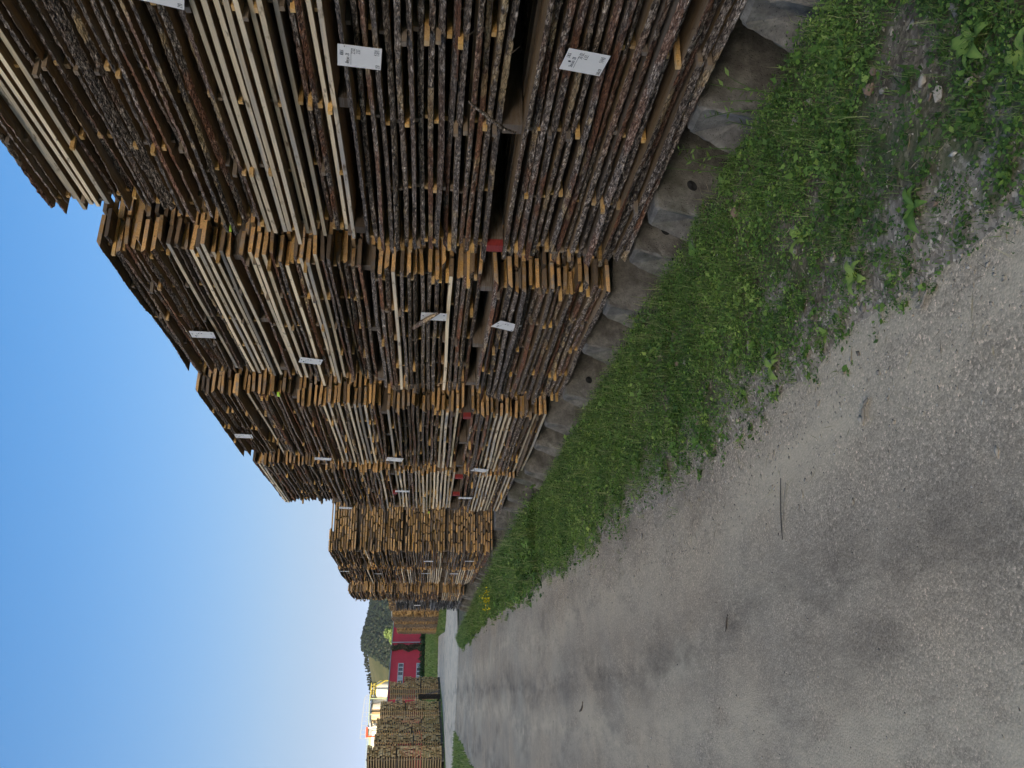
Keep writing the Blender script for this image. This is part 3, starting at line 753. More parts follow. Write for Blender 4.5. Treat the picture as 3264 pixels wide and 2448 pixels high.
def write(mb, text, x, z, h, w=0.0021, slant=0.18, y=0.0):
    h *= 1.18
    """ribbons in the card plane: local x to the reader's right, local z up, y lifts off the card"""
    cx = x
    for ch in text:
        for st in STROKES.get(ch, []):
            pts = [(cx+(px+slant*pz)*h*0.62, z+pz*h) for px, pz in st]
            for (ax, az), (bx, bz) in zip(pts[:-1], pts[1:]):
                dx, dz = bx-ax, bz-az; l = math.hypot(dx, dz) or 1e-6; ux, uz = dx/l*w*0.4, dz/l*w*0.4; nx_, nz_ = -dz/l*w/2, dx/l*w/2
                mb.add([(ax-ux+nx_, y, az-uz+nz_), (ax-ux-nx_, y, az-uz-nz_), (bx+ux-nx_, y, bz+uz-nz_), (bx+ux+nx_, y, bz+uz+nz_)], [(0, 1, 2, 3)])
        cx += (0.30 if ch == '.' else 0.62)*h*0.72
CW, CH = 0.150, 0.210
_b = MB()
_b.add([(-CW/2, -0.0009, -CH/2), (CW/2, -0.0009, -CH/2), (CW/2, -0.0009, CH/2), (-CW/2, -0.0009, CH/2), (-CW/2, 0.0, -CH/2), (CW/2, 0.0, -CH/2), (CW/2, 0.0, CH/2), (-CW/2, 0.0, CH/2)],
       [(0, 1, 2, 3), (7, 6, 5, 4), (0, 4, 5, 1), (1, 5, 6, 2), (2, 6, 7, 3), (3, 7, 4, 0)])
CARD = _b.mesh('tag', ['card'])
def letter_mesh(rows):
    mb = MB()
    for (t, x, z, h) in rows:
        if t == '_': mb.box((x, -0.0016, z), (x+h, -0.0013, z+0.0016))
        elif t == 'o':
            mb.add([(x+0.006*math.cos(a), -0.0014, z+0.008*math.sin(a)) for a in np.linspace(0, 5.6, 9)][::-1], [tuple(range(9))])
        else: write(mb, t, x, z, h, y=-0.0014)
    return mb.mesh('lettering', ['ink'])
ROWS = {
 'a': [('#ZALG', 0.002, 0.078, 0.013), ('Skejus 28', -0.052, 0.050, 0.015), ('_', -0.058, 0.040, 0.10), ('23.02.', 0.018, 0.022, 0.016), ('2.03', 0.022, -0.002, 0.016), ('1309', 0.020, -0.093, 0.019), ('250', -0.068, -0.098, 0.016)],
 'b': [('LALG.', 0.014, 0.082, 0.014), ('o', -0.010, 0.074, 0), ('Skejus 28', -0.048, 0.050, 0.015), ('_', -0.052, 0.040, 0.084), ('26.02.', 0.018, 0.022, 0.017), ('6.03.', 0.018, -0.004, 0.017), ('1440', 0.016, -0.088, 0.019), ('260x18', -0.070, -0.098, 0.014)],
 'c': [('Sk', -0.04, 0.070, 0.016), ('_', -0.05, 0.060, 0.07), ('290', -0.066, -0.096, 0.017)],
 'd': [('~~~', 0.0, 0.08, 0.012), ('~~~~', -0.05, 0.053, 0.014), ('_', -0.055, 0.045, 0.085), ('~~', 0.022, 0.02, 0.014), ('~~', 0.022, -0.004, 0.013), ('~~', 0.022, -0.092, 0.016), ('~~', -0.066, -0.097, 0.014)]}
LET = {k_: letter_mesh(v) for k_, v in ROWS.items()}

ORD = ['nearest', 'second', 'third', 'fourth', 'fifth', 'sixth', 'seventh', 'eighth']
LVL = ['bottom', 'second lowest', 'third', 'top']
def add_tag(root, x, y, z, lean, rows, turn=0.0):
    # card frame: reader's right is -Y, up is +Z, outward is -X
    base = Matrix(((0, 1, 0, 0), (-1, 0, 0, 0), (0, 0, 1, 0), (0, 0, 0, 1)))   # local x->-Y, local y->+X
    o = bpy.data.objects.new('tag', CARD); COL.objects.link(o); o.parent = root
    loc = Vector((x, y, z))-root.location
    o.matrix_local = Matrix.Translation(loc) @ base @ Matrix.Rotation(turn, 4, 'Z') @ Matrix.Rotation(-lean, 4, 'Y')
    l = bpy.data.objects.new('lettering', LET[rows]); COL.objects.link(l); l.parent = o
def package(si, li, y0, L, z0, z1, xf, depth, pale, near, grey=False, red=(), tags=(), bearers=True, zb=None, desc='bark-edged planks', top=False):
    label = f"{'top' if top else LVL[li]} package of {desc} in the {ORD[si]} stack along the verge"
    root = empty('lumber_package', (xf, y0, z0), label=label, cat='lumber', group='lumber packages stacked along the verge')
    nl = max(3, int(round((z1-z0)/PITCH))); sc = L/2.5; r_ = random.Random(si*97+li*13+5)
    bk = (BARK_GREY if grey else BARK_NEAR if near else BARK_FAR); pl = PALE_GREY if grey else PALE; inn = INNER_GREY if grey else INNER
    is_pale = False
    sy = [0.035, 0.26, 0.5, 0.735, 0.965]
    for i in range(nl):
        z = i*PITCH
        frac = i/max(1, nl-1)
        p = pale(frac) if callable(pale) else pale
        is_pale = (r_.random() < p) if r_.random() < 0.7 else (is_pale and p > 0.02)
        me, w = r_.choice(pl if is_pale else bk)
        sag = r_.gauss(0, 0.019) if not is_pale else r_.gauss(-0.005, 0.010)
        if r_.random() < 0.06: sag -= 0.03
        if r_.random() < 0.08: sag += 0.04
        yl = r_.gauss(0, 0.038)
        fs = sc*r_.uniform(0.985, 1.012)
        inst('plank', me, root, (sag, yl, z), (r_.gauss(0, 0.0012), r_.gauss(0, 0.03), r_.gauss(0, 0.007)), (1, fs, r_.uniform(0.9, 1.12)))
        ragged = li == 3 and i >= nl-2
        x = sag+w+r_.uniform(0.004, 0.03)
        while x < depth:
            if ragged and r_.random() < 0.35: x += 0.2; continue
            me2, w2 = r_.choice(inn)
            inst('plank', me2, root, (x, r_.gauss(0, 0.07 if ragged else 0.026), z), (0, 0, r_.gauss(0, 0.012) if ragged else 0), (1, sc*r_.uniform(0.985, 1.01), 1))
            x += w2+r_.choice([0.002, 0.004, 0.01, 0.03])
        if i < nl-1:
            for k, s in enumerate(sy):
                if r_.random() < 0.12 or any(abs(y0+s*L-ty) < 0.11 and abs(z0+z-tz) < 0.15 for (ty, tz, _l, _r) in tags): continue
                px = r_.uniform(-0.014, 0.05) if r_.random() < 0.78 else r_.uniform(-0.07, -0.014)
                inst('sticker', STKG if grey else STK, root, (sag*0.4+px, s*L+r_.gauss(0, 0.012), z+T_PL+0.0005), (0, 0, r_.gauss(0, 0.012)), (1, r_.uniform(0.8, 1.5), 1))
    if bearers:
        hb = z0-zb-0.004
        for k, s in enumerate((0.06, 0.50, 0.95)):
            o = inst('bearer', BEAR, root, (r_.uniform(-0.05, 0.05) if k not in red else -0.05, s*L, -hb-0.001), (0, 0, r_.gauss(0, 0.01)), (1, 1, hb-0.002))
            if k in red: inst('painted_end', REDEND, o, (0, 0, 0))
    rp = MB()        # extra unseen planks behind, added to stop light coming through the gaps
    for i in range(nl):
        z = i*PITCH; x = depth+0.03
        while x < depth+1.1:
            w = r_.uniform(0.2, 0.36); rp.box((x, r_.gauss(0, 0.02), z), (x+w-0.02, L+r_.gauss(0, 0.02), z+T_PL), 0); x += w
    o = rp.build('added_rear_planks', 'weathered' if grey else 'sawn', root); o['kind'] = 'stuff'
    for (ty, tz, lean, rows) in tags:
        add_tag(root, xf-0.050, ty, tz, lean, rows, r_.uniform(-0.06, 0.06))
    return root
def stack(si, y0, y1, zb, ztop, xs, pales, near, grey=False, reds=None, tags=None, depth=1.22, descs=None):
    n = len(xs)
    cuts = [zb] + [zb+(ztop-zb)*k/n for k in range(1, n)] + [ztop]
    if n == 4 and ztop > 3.4: cuts = [zb, 1.19, 2.13, 3.09, ztop]
    for li in range(n):
        lo = cuts[li] if li == 0 else cuts[li]+(0.0, 0.060, 0.022, 0.034)[li]
        nl = int((cuts[li+1]-lo)/PITCH+0.25)
        top = lo+(nl-1)*PITCH+T_PL
        tg = (tags or {}).get(li, ())
        package(si, li, y0+rnd.uniform(-0.02, 0.02), y1-y0+rnd.uniform(-0.02, 0.02), lo, lo+nl*PITCH, xs[li], depth, pales[li], near, grey,
                (reds or {}).get(li, ()), tg, bearers=li > 0, zb=(prev_top if li > 0 else None), desc=(descs[li] if descs else 'bark-edged planks'), top=li == n-1)
        prev_top = top
mixd = 'mixed bark-edged and pale planks'; pald = 'mostly pale squared planks'
stack(0, 2.55, 5.37, 0.25, 4.28, [2.93, 2.98, 3.06, 3.20], [0.0, 0.0, lambda f: 0.62 if f < .6 else 0.04, lambda f: 0.03 if f < .55 else 0.30], True, reds={1: (2,)},
      tags={0: [(3.305, 0.905, R(-10), 'b')], 1: [(3.42, 1.99, R(-5), 'a')], 2: [(3.17, 2.87, R(-14), 'c')]}, descs=['bark-edged planks', 'bark-edged planks', mixd, mixd])
stack(1, 5.81, 8.37, 0.27, 4.08, [2.94, 3.00, 3.08, 3.15], [0.03, 0.20, 0.30, 0.32], True,
      tags={0: [(6.47, 1.0, R(-28), 'd')], 1: [(6.46, 1.60, R(-3), 'd')], 2: [(7.74, 2.755, R(-16), 'd')], 3: [(7.34, 3.67, R(-3), 'd')]}, descs=['bark-edged planks', mixd, mixd, mixd])
stack(2, 8.92, 11.44, 0.33, 4.18, [2.94, 2.98, 3.00, 3.12], [0.42, 0.48, 0.36, 0.08], True, reds={1: (0,)},
      tags={0: [(11.25, 0.93, R(-20), 'd')], 1: [(10.92, 2.06, R(-12), 'd')], 2: [(11.02, 2.99, R(-10), 'd')], 3: [(10.45, 3.9, R(-4), 'd')]}, descs=[mixd, mixd, mixd, 'bark-edged planks'])
stack(3, 11.66, 14.12, 0.41, 4.05, [2.92, 2.96, 2.98, 3.06], [0.45, 0.78, 0.08, 0.04], False, reds={1: (0, 1), 2: (1,)},
      tags={0: [(12.88, 1.05, R(-3), 'd')], 1: [(12.66, 2.0, R(-4), 'd')], 2: [(14.0, 2.95, R(-10), 'd')]}, descs=[mixd, pald, 'bark-edged planks', 'bark-edged planks'])
stack(4, 18.42, 20.75, 0.23, 3.72, [2.93, 2.93, 2.95, 2.95], [0.10, 0.12, 0.04, 0.04], False,
      tags={0: [(19.36, 0.67, 0.0, 'd')], 1: [(19.4, 1.58, 0.0, 'd')]}, depth=1.6)
stack(5, 21.0, 23.6, 0.36, 3.78, [2.92, 2.93, 2.95, 2.97], [0.75, 0.45, 0.10, 0.05], False,
      tags={0: [(21.36, 0.95, 0.0, 'd')], 1: [(21.4, 1.63, R(20), 'd')], 2: [(21.64, 2.81, 0.0, 'd')], 3: [(21.37, 3.6, 0.0, 'd')]}, depth=1.6, descs=[pald, mixd, 'bark-edged planks', 'bark-edged planks'])
stack(6, 25.9, 28.05, 0.52, 3.92, [2.93, 2.94, 2.94, 2.95], [0.3, 0.08, 0.05, 0.05], False, tags={3: [(27.5, 3.58, 0.0, 'd')]}, depth=1.6)
stack(7, 28.35, 30.8, 0.48, 2.62, [2.90, 2.92], [0.25, 0.05], False, grey=True, depth=1.6, tags={1: [(28.9, 1.9, 0.0, 'd')]}, descs=['silver-grey weathered planks', 'blackened weathered planks'])

# dabs of lime marking paint on a few board ends
def paint_mark(p):
    best = min((o for o in COL.objects if o.name.startswith('lumber_package')), key=lambda o: (abs(o.location.y-p[1])*3+abs(p[2]-o.location.z-0.4)))
    mb = MB(); mb.box((-0.016, -0.05, -0.013), (0.016, 0.012, 0.013)); o = mb.build('paint_mark', 'lime_paint', best); o.location = Vector(p)-best.location
for p_ in ((3.301, 5.78, 3.128), (3.075, 8.88, 3.232), (3.77, 18.40, 1.599)): paint_mark(p_)
# loose bits lodged in the stacks
def branch(pts, rad, name, mat, label, cat):
    mb = MB(); o = Vector(pts[0])
    mb.tube([Vector(p)-o for p in pts], rad, 6)
    b = mb.build(name, mat, label=label, cat=cat); b.location = o
branch([(2.86, 3.62, 1.45), (2.87, 3.70, 1.385), (2.87, 3.78, 1.31), (2.885, 3.86, 1.245), (2.93, 3.95, 1.17)], [0.006, 0.009, 0.011, 0.010, 0.006], 'branch', 'bark', 'thin dead branch caught across the nearest stack', 'branch')
branch([(2.90, 6.27, 1.56), (2.90, 6.40, 1.65), (2.91, 6.55, 1.73), (2.92, 6.64, 1.765), (2.93, 6.68, 1.74)], [0.012, 0.02, 0.02, 0.015, 0.008], 'bark_strip', 'bark', 'curled bark strip hanging over a tag on the second stack', 'bark')

# ------------------------------------------------------------------ concrete sleepers under the stacks
def concrete_mat():
    m, nt = new_mat('concrete'); n = N(nt)
    v = n.coord()
    f = n.noise(v, 7, 8, 0.75); p = n.voro(v, 55, 'Distance')
    col = n.ramp(f, [(0.28, (0.055, 0.05, 0.042)), (0.5, (0.145, 0.13, 0.112)), (0.72, (0.27, 0.245, 0.21))])
    mo = n.noise(v, 2.5, 5, 0.7)
    col = n.mix(n.ramp(mo, [(0.52, 0.0), (0.68, 0.6)]), col, (0.06, 0.066, 0.042))
    h = n.math('SUBTRACT', f, n.math('MULTIPLY', n.ramp(p, [(0.0, 1.0), (0.25, 0.0)]), 0.4))
    n.out(col, 0.93, n.bump(h, 0.9, 0.012), 0.15); M['concrete'] = m
concrete_mat()
plain('hole_shade', (0.03, 0.03, 0.03), 0.95)  # flat discs in this colour paint the shade inside the sleeper holes
def sleeper(seed, x, y, top, label, hole=True):
    r_ = np.random.default_rng(seed); H = top+0.26
    wb, wt = 0.36+r_.uniform(-.03, .03), 0.19+r_.uniform(-.02, .03)
    # cross-section in (y,z), sampled finely so the broken edges can be roughened
    sec = []
    def seg(a, b, k):
        for i in range(k): t = i/k; sec.append((a[0]+(b[0]-a[0])*t, a[1]+(b[1]-a[1])*t))
    seg((-wb/2, 0), (wb/2, 0), 3); seg((wb/2, 0), (wb/2-0.01, H*0.45), 5); seg((wb/2-0.01, H*0.45), (wt/2, H-0.02), 6); seg((wt/2, H-0.02), (wt/2-0.02, H), 2)
    seg((wt/2-0.02, H), (-wt/2+0.02, H), 3); seg((-wt/2+0.02, H), (-wt/2, H-0.02), 2); seg((-wt/2, H-0.02), (-wb/2+0.01, H*0.45), 6); seg((-wb/2+0.01, H*0.45), (-wb/2, 0), 5)
    m = len(sec); xs_ = [0.0, 0.02, 0.07, 0.15, 0.28, 0.5, 1.45]; V = []; F = []
    for j, xx in enumerate(xs_):
        k = 0.955 if j == 0 else 1.0
        for (py, pz) in sec:
            a = 0.004 if j < 2 else 0.0015
            V.append((xx+(r_.normal(0, 0.0025) if j < 2 else 0)-0.17*(1-pz/H)*(1.0, 1.0, 0.95, 0.7, 0.3, 0.0, 0.0)[j], py*k+r_.normal(0, a), min(pz*(k if pz > H*.5 else 1)+r_.normal(0, a*0.5), H-0.001)))
    for j in range(len(xs_)-1):
        for i in range(m): F.append((j*m+i, j*m+(i+1) % m, (j+1)*m+(i+1) % m, (j+1)*m+i)[::-1])
    b = len(V); V.append((0.0, 0, H*0.5))
    for i in range(m): F.append((b, (i+1) % m, i)[::-1])
    me = mesh_from('concrete_sleeper', V, F, ['concrete'], smooth=False)
    if hole:
        root = empty('concrete_sleeper', (x, y, top-H), label=label, cat='sleeper', group='concrete sleepers under the stacks')
        link(bpy.data.objects.new('body', me), root)
        hm = MB(); ringv = []
        cz = H*0.56; hy = -wb/2+0.033
        prof = [(0.036, 0.0), (0.030, 0.010), (0.027, 0.006), (0.001, 0.004)]
        vs_ = []; n_ = 14
        for (rr, dep) in prof:
            for k in range(n_):
                a = 2*math.pi*k/n_; vs_.append((0.13+rr*math.cos(a), hy-0.028-0.02*math.sin(a)*0.6+dep*0-0.004, cz+rr*math.sin(a)))
        fs = [(i*n_+k, i*n_+(k+1) % n_, (i+1)*n_+(k+1) % n_, (i+1)*n_+k) for i in range(3) for k in range(n_)]
        hm.add(vs_, fs); hm.build('hole_disc', 'hole_shade', root)
    else:
        o = bpy.data.objects.new('concrete_sleeper', me); o.location = (x, y, top-H)
        link(o, label=label, cat='sleeper', group='concrete sleepers under the stacks')
SL = [(2.92, .245, 0, 'nearest'), (3.72, .245, 0, 'nearest'), (4.62, .245, 0, 'nearest'), (5.28, .22, 0, 'nearest'), (6.02, .265, 1, 'second'), (6.98, .265, 1, 'second'), (8.15, .265, 1, 'second'),
      (9.15, .325, 2, 'third'), (10.1, .325, 2, 'third'), (11.2, .325, 2, 'third'), (11.9, .405, 3, 'fourth'), (12.85, .405, 3, 'fourth'), (13.85, .405, 3, 'fourth'),
      (21.3, .355, 5, 'sixth'), (22.3, .355, 5, 'sixth'), (23.3, .355, 5, 'sixth'), (26.2, .515, 6, 'seventh'), (27.2, .515, 6, 'seventh'), (28.6, .475, 7, 'eighth'), (29.6, .475, 7, 'eighth'), (30.5, .475, 7, 'eighth')]
cnt = {}
for i, (y, top, si, nm) in enumerate(SL):
    k = cnt.get(si, 0); cnt[si] = k+1
    sleeper(900+i, 2.88+0.04*math.sin(i*2.7), y, top, f"{['first','second','third','last'][k]} rough concrete sleeper from the near end under the {nm} stack", hole=i in (2, 3, 6))
# squared concrete kerb beams under and before the fifth stack
def beam(a, b, label, z=0.0, rot=0.0):
    r_ = np.random.default_rng(int(a[0]*100)); V = []
    mb = MB(); sx, sy_, sz = [b[i]-a[i] for i in range(3)]; e = 0.018
    prof = [(0, 0), (sy_, 0), (sy_, sz-e), (sy_-e, sz), (e, sz), (0, sz-e)]
    n = 8; vs_ = []
    for j in range(n+1):
        for (py, pz) in prof: vs_.append((sx*j/n, py+r_.normal(0, .003), pz+r_.normal(0, .003)*(pz > 0)))
    fs = [(j*6+i, j*6+(i+1) % 6, (j+1)*6+(i+1) % 6, (j+1)*6+i)[::-1] for j in range(n) for i in range(6)]+[tuple(range(6)), tuple(n*6+i for i in range(6))[::-1]]
    mb.add(vs_, fs); o = mb.build('concrete_beam', 'concrete', label=label, cat='beam', group='concrete beams by the fifth stack'); o.location = a; o.rotation_euler = (0, 0, rot)
beam((2.86, 18.6, -0.1), (4.6, 18.9, 0.225), 'squared concrete beam under the near end of the fifth stack')
beam((2.86, 20.2, -0.1), (4.6, 20.5, 0.225), 'squared concrete beam under the far end of the fifth stack')
beam((3.30, 17.55, -0.1), (5.2, 17.85, 0.24), 'squared concrete beam lying in the gap before the fifth stack')
beam((3.55, 16.6, -0.1), (5.4, 16.9, 0.20), 'lower concrete beam lying in the gap after the fourth stack')

# ------------------------------------------------------------------ far lumber rows
def patch_mat(name, cols, scale=(4.5, 4.5, 6.0)):
    m, nt = new_mat(name); n = N(nt)
    c1 = n.voro(n.coord(scale), 1.0, 'Color'); s1 = n.node('ShaderNodeSeparateColor'); n.link(c1, s1.inputs[0])
    c2 = n.noise(n.coord((3, 3, 3)), 1.2, 4, 0.6)
    f = n.math('ADD', n.math('MULTIPLY', s1.outputs[0], 0.65), n.math('MULTIPLY', c2, 0.4))
    n.out(n.ramp(f, [(0.2, cols[0]), (0.5, cols[1]), (0.8, cols[2])]), 0.9, None, 0.1); M[name] = m
patch_mat('straw_end', ((0.40, 0.225, 0.09), (0.68, 0.42, 0.185), (0.88, 0.62, 0.33)))
patch_mat('far_end', ((0.16, 0.085, 0.035), (0.45, 0.25, 0.10), (0.72, 0.44, 0.19)))
patch_mat('far_front', ((0.035, 0.025, 0.018), (0.16, 0.11, 0.075), (0.42, 0.30, 0.20)), (3, 3, 8.0))
def far_stack(name, loc, rz, wx, wy, h, pitch, seed, label, group, end_mat, side_mat, edge_mat, lined=False):
    """layered stack: boards run along local y; ends on the -y face, edges on the -x face"""
    r_ = random.Random(seed); root = empty(name, loc, rz, label=label, cat='lumber', group=group)
    nl = int(h/pitch); cuts = sorted(r_.sample(range(8, nl-6), min(3, max(1, nl//18))))
    mb = MB(); st = MB(); bsg = MB(); z = 0.18; dip = 0.0
    for i in range(nl):
        if i in cuts:
            bsg.box((0.12, 0.12, z-pitch*0.42), (wx-0.12, wy-0.12, z+0.098)); z += 0.10  # box added to close the gap and stand for its dark inside
        dip = 0.75*dip+r_.gauss(0, 0.05); off = r_.gauss(0, 0.03); x = off
        while x < wx-0.08:
            w = r_.uniform(0.13, 0.26); w = min(w, wx-x)
            y0 = dip+r_.gauss(0, 0.05); y1 = wy+r_.gauss(0, 0.03); t = pitch*((0.34 if lined else 0.5) if x < 0.1 else 0.86)
            b = len(mb.v)
            mb.add([(x, y0, z), (x+w, y0, z), (x+w, y1, z), (x, y1, z), (x, y0, z+t), (x+w, y0, z+t), (x+w, y1, z+t), (x, y1, z+t)],
                   [(0, 1, 5, 4), (2, 3, 7, 6)], 0)
            mb.f += [(b, b+3, b+2, b+1), (b+4, b+5, b+6, b+7), (b+1, b+2, b+6, b+5)]; mb.mi += [1, 1, 1]
            mb.f += [(b+3, b, b+4, b+7)]; mb.mi += [2 if x < 0.1 else 1]
            x += w+r_.uniform(0.004, 0.03)
        for s in (0.04, 0.5, 0.96):
            st.box((off-r_.uniform(-0.03, 0.05), s*wy-0.03, z+pitch*0.50+0.001), (off+0.10, s*wy+0.03, z+pitch-0.001))
        z += pitch
    o = mb.build('planks', [end_mat, side_mat, edge_mat], root); o['kind'] = 'stuff'
    o = st.build('stickers', 'sticker_wood', root); o['kind'] = 'stuff'
    bsg.build('gap_filler', 'bearer_wood', root)
    bs = MB()
    for s in (0.12, 0.5, 0.88): bs.box((0, s*wy-0.06, -0.1), (wx, s*wy+0.06, 0.178))
    bs.build('bearers', 'concrete', root)
# row beyond the side road on the right
k = 0
for y0 in (76.5, 79.6, 82.6, 85.4):
    k += 1
    far_stack('far_lumber_stack', (8.0+0.04*k, y0, 0.05), 0.0, 1.9, 2.4, 4.55 if k < 3 else 4.75, 0.10, 50+k, f"{['first','second','third','fourth'][k-1]} stack beyond the pale side road, right of the gap", 'far lumber stacks right', 'far_end', 'sawn', 'far_front')
for j in range(9):
    far_stack('far_lumber_stack', (8.05+0.08*((j*7) % 3), 93.0+j*3.1, 0.05), 0.0, 2.0, 2.6, 4.75+0.12*((j*5) % 3), 0.10, 70+j, f"{['nearest','second','third','fourth','fifth','sixth','seventh','eighth','last'][j]} stack of the brown lumber row leading to the red building", 'far lumber stacks right', 'far_end', 'sawn', 'far_front')
# pale sheet lying on the far row
mb = MB(); mb.box((0, 0, 0), (1.7, 2.6, 0.05)); o = mb.build('cover_sheet', 'card', label='white cover sheet on top of the far brown lumber row', cat='sheet'); o.location = (8.2, 93.0, 5.18)
# row on the left: each stack turns a plank-end face and a lined side to the yard
LS = [ # azimuth of the right end, near corner, left end; distance; top elevation
 (1.10, 0.93, 0.70, 95.0, 1.33), (0.74, 0.62, -0.05, 91.5, 2.19), (-0.10, -0.68, -1.24, 85.5, 2.66), (-1.26, -1.52, -1.80, 80.0, 2.86), (-1.80, -1.98, -2.18, 76.5, 2.93),
 (-2.16, -2.50, -2.74, 73.5, 3.06), (-2.70, -3.40, -4.9, 68.0, 3.38)]
for i, (ar, ac, al, D, el) in enumerate(LS):
    h = CAM_H+D*math.tan(R(el))-0.25
    cx, cy = D*math.tan(R(ac)), D
    wr = max(0.9, D*(math.tan(R(ar))-math.tan(R(ac)))/0.72); wl = max(0.9, D*(math.tan(R(ac))-math.tan(R(al)))/0.70)
    # boards run away along the local y, their ends face right of the viewer
    far_stack('left_lumber_stack', (cx, cy, 0.06), R(44), wr, wl, h, 0.19, 120+i,
              ['low right-end stack of the left row, beside the red building', 'stack with a leaning pole and dark panel in the left row', 'widest-faced straw-coloured stack below the white tank', 'narrow straw-coloured stack right of the red frame',
               'narrowest stack of the left row under the red steel frame', 'straw-coloured stack just left of the red frame', 'tall lined stack at the left edge of the yard'][i],
              'straw-coloured stacks on the left', 'straw_end', 'dark_wood_gap_shade', 'lined_edge', True)  # inner board faces coloured dark as painted shade between layers
def far_bits():
    D = 89.0
    mb = MB(); mb.tube([(D*math.tan(R(0.62))-0.25, D-1.0, 0.1), (D*math.tan(R(0.32))-0.1, D+1.4, 1.55)], 0.07, 6)
    mb.build('leaning_pole', 'dark_wood_gap_shade', label='dark pole leaning against the left lumber row', cat='pole')
    x = D*math.tan(R(0.14)); mb = MB(); mb.box((-0.22, -0.05, 0), (0.22, 0.05, 2.05)); o = mb.build('board_panel', 'dark_wood_gap_shade', label='dark upright board panel at the end of the left row', cat='panel'); o.location = (x, D-1.5, 0.05)
far_bits()

# ================================================================== VEGETATION
def scatter_verge(n, ymin, ymax, xin=-0.25, xmax=2.78, power=1.0, dens=None):
    y = ymin+(ymax-ymin)*rng.random(n)**power; ex = edge_x(y)
    x = ex+xin+(xmax-ex-xin)*rng.random(n)
    if dens is not None:
        k_ = rng.random(n) < dens(x, y); x, y = x[k_], y[k_]
    return x, y
def cover(x, y):
    t = (x-edge_x(y))
    edge = np.clip((t+0.10+0.5*(fbm(x*2.1+3, y*1.7, 3)-0.45))/0.42, 0, 1)
    pat = np.clip((fbm(x*2.6+9, y*2.6+4, 4)-0.25)/0.18, 0.34, 1)
    near = np.clip((y-2.5)/9, 0, 1); bare = np.clip((fbm(x*5.1+2, y*5.1+8, 3)-0.27)/0.14, 0.3, 1)
    return edge*(pat*bare*(1-near)+np.maximum(pat, 0.8)*near)*np.where(x > 2.68, 0.35, 1.0)
def herbs():
    Vs, Fs, Ts = [], [], []; b = 0
    def addm(V, F, T):
        nonlocal b
        Vs.append(V); Fs.append(F+b); Ts.append(T); b += len(V)
    for (npl, y0, y1, lf, size, hh, pw) in ((14500, 1.2, 5.2, 10, 0.0120, 0.052, 1.0), (11500, 5.0, 12, 9, 0.0175, 0.085, 1.0), (9500, 12, 43, 8, 0.038, 0.18, 1.15)):
        x, y = scatter_verge(npl, y0, y1, dens=cover, power=pw)
        n = len(x); hp = hh*rng.uniform(0.35, 1.25, n)*(0.5+np.clip((x-edge_x(y))/0.9, 0, 1)*0.7)
        tone = np.clip(0.12+0.85*(fbm(x*1.9+50, y*1.9, 3)-0.12)+0.20*rng.normal(size=n), 0, 1)
        k_ = np.repeat(np.arange(n), lf); m = len(k_)
        zf = rng.uniform(0.25, 1.0, m); spread = 0.4*hp[k_]+size
        P = np.stack([x[k_]+rng.normal(0, 1, m)*spread*0.7, y[k_]+rng.normal(0, 1, m)*spread*0.7, verge_z(x, y)[k_]+hp[k_]*zf], -1)
        D = unit(rdirs(m, -0.35, 0.6)); U = unit(np.cross(D, np.array([0, 0, 1.0])+0.7*rng.normal(size=(m, 3))))
        L = size*np.exp(rng.normal(0, 0.38, n))[k_]*rng.uniform(0.6, 1.4, m)
        V, F = leaf_quads(P, D, U, L, L*rng.uniform(0.45, 0.85, m))
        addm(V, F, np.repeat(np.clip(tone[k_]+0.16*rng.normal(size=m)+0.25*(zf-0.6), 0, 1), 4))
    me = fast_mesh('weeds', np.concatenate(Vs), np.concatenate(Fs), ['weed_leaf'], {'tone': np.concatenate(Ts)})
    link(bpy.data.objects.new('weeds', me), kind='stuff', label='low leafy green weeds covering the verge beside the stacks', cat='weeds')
herbs()
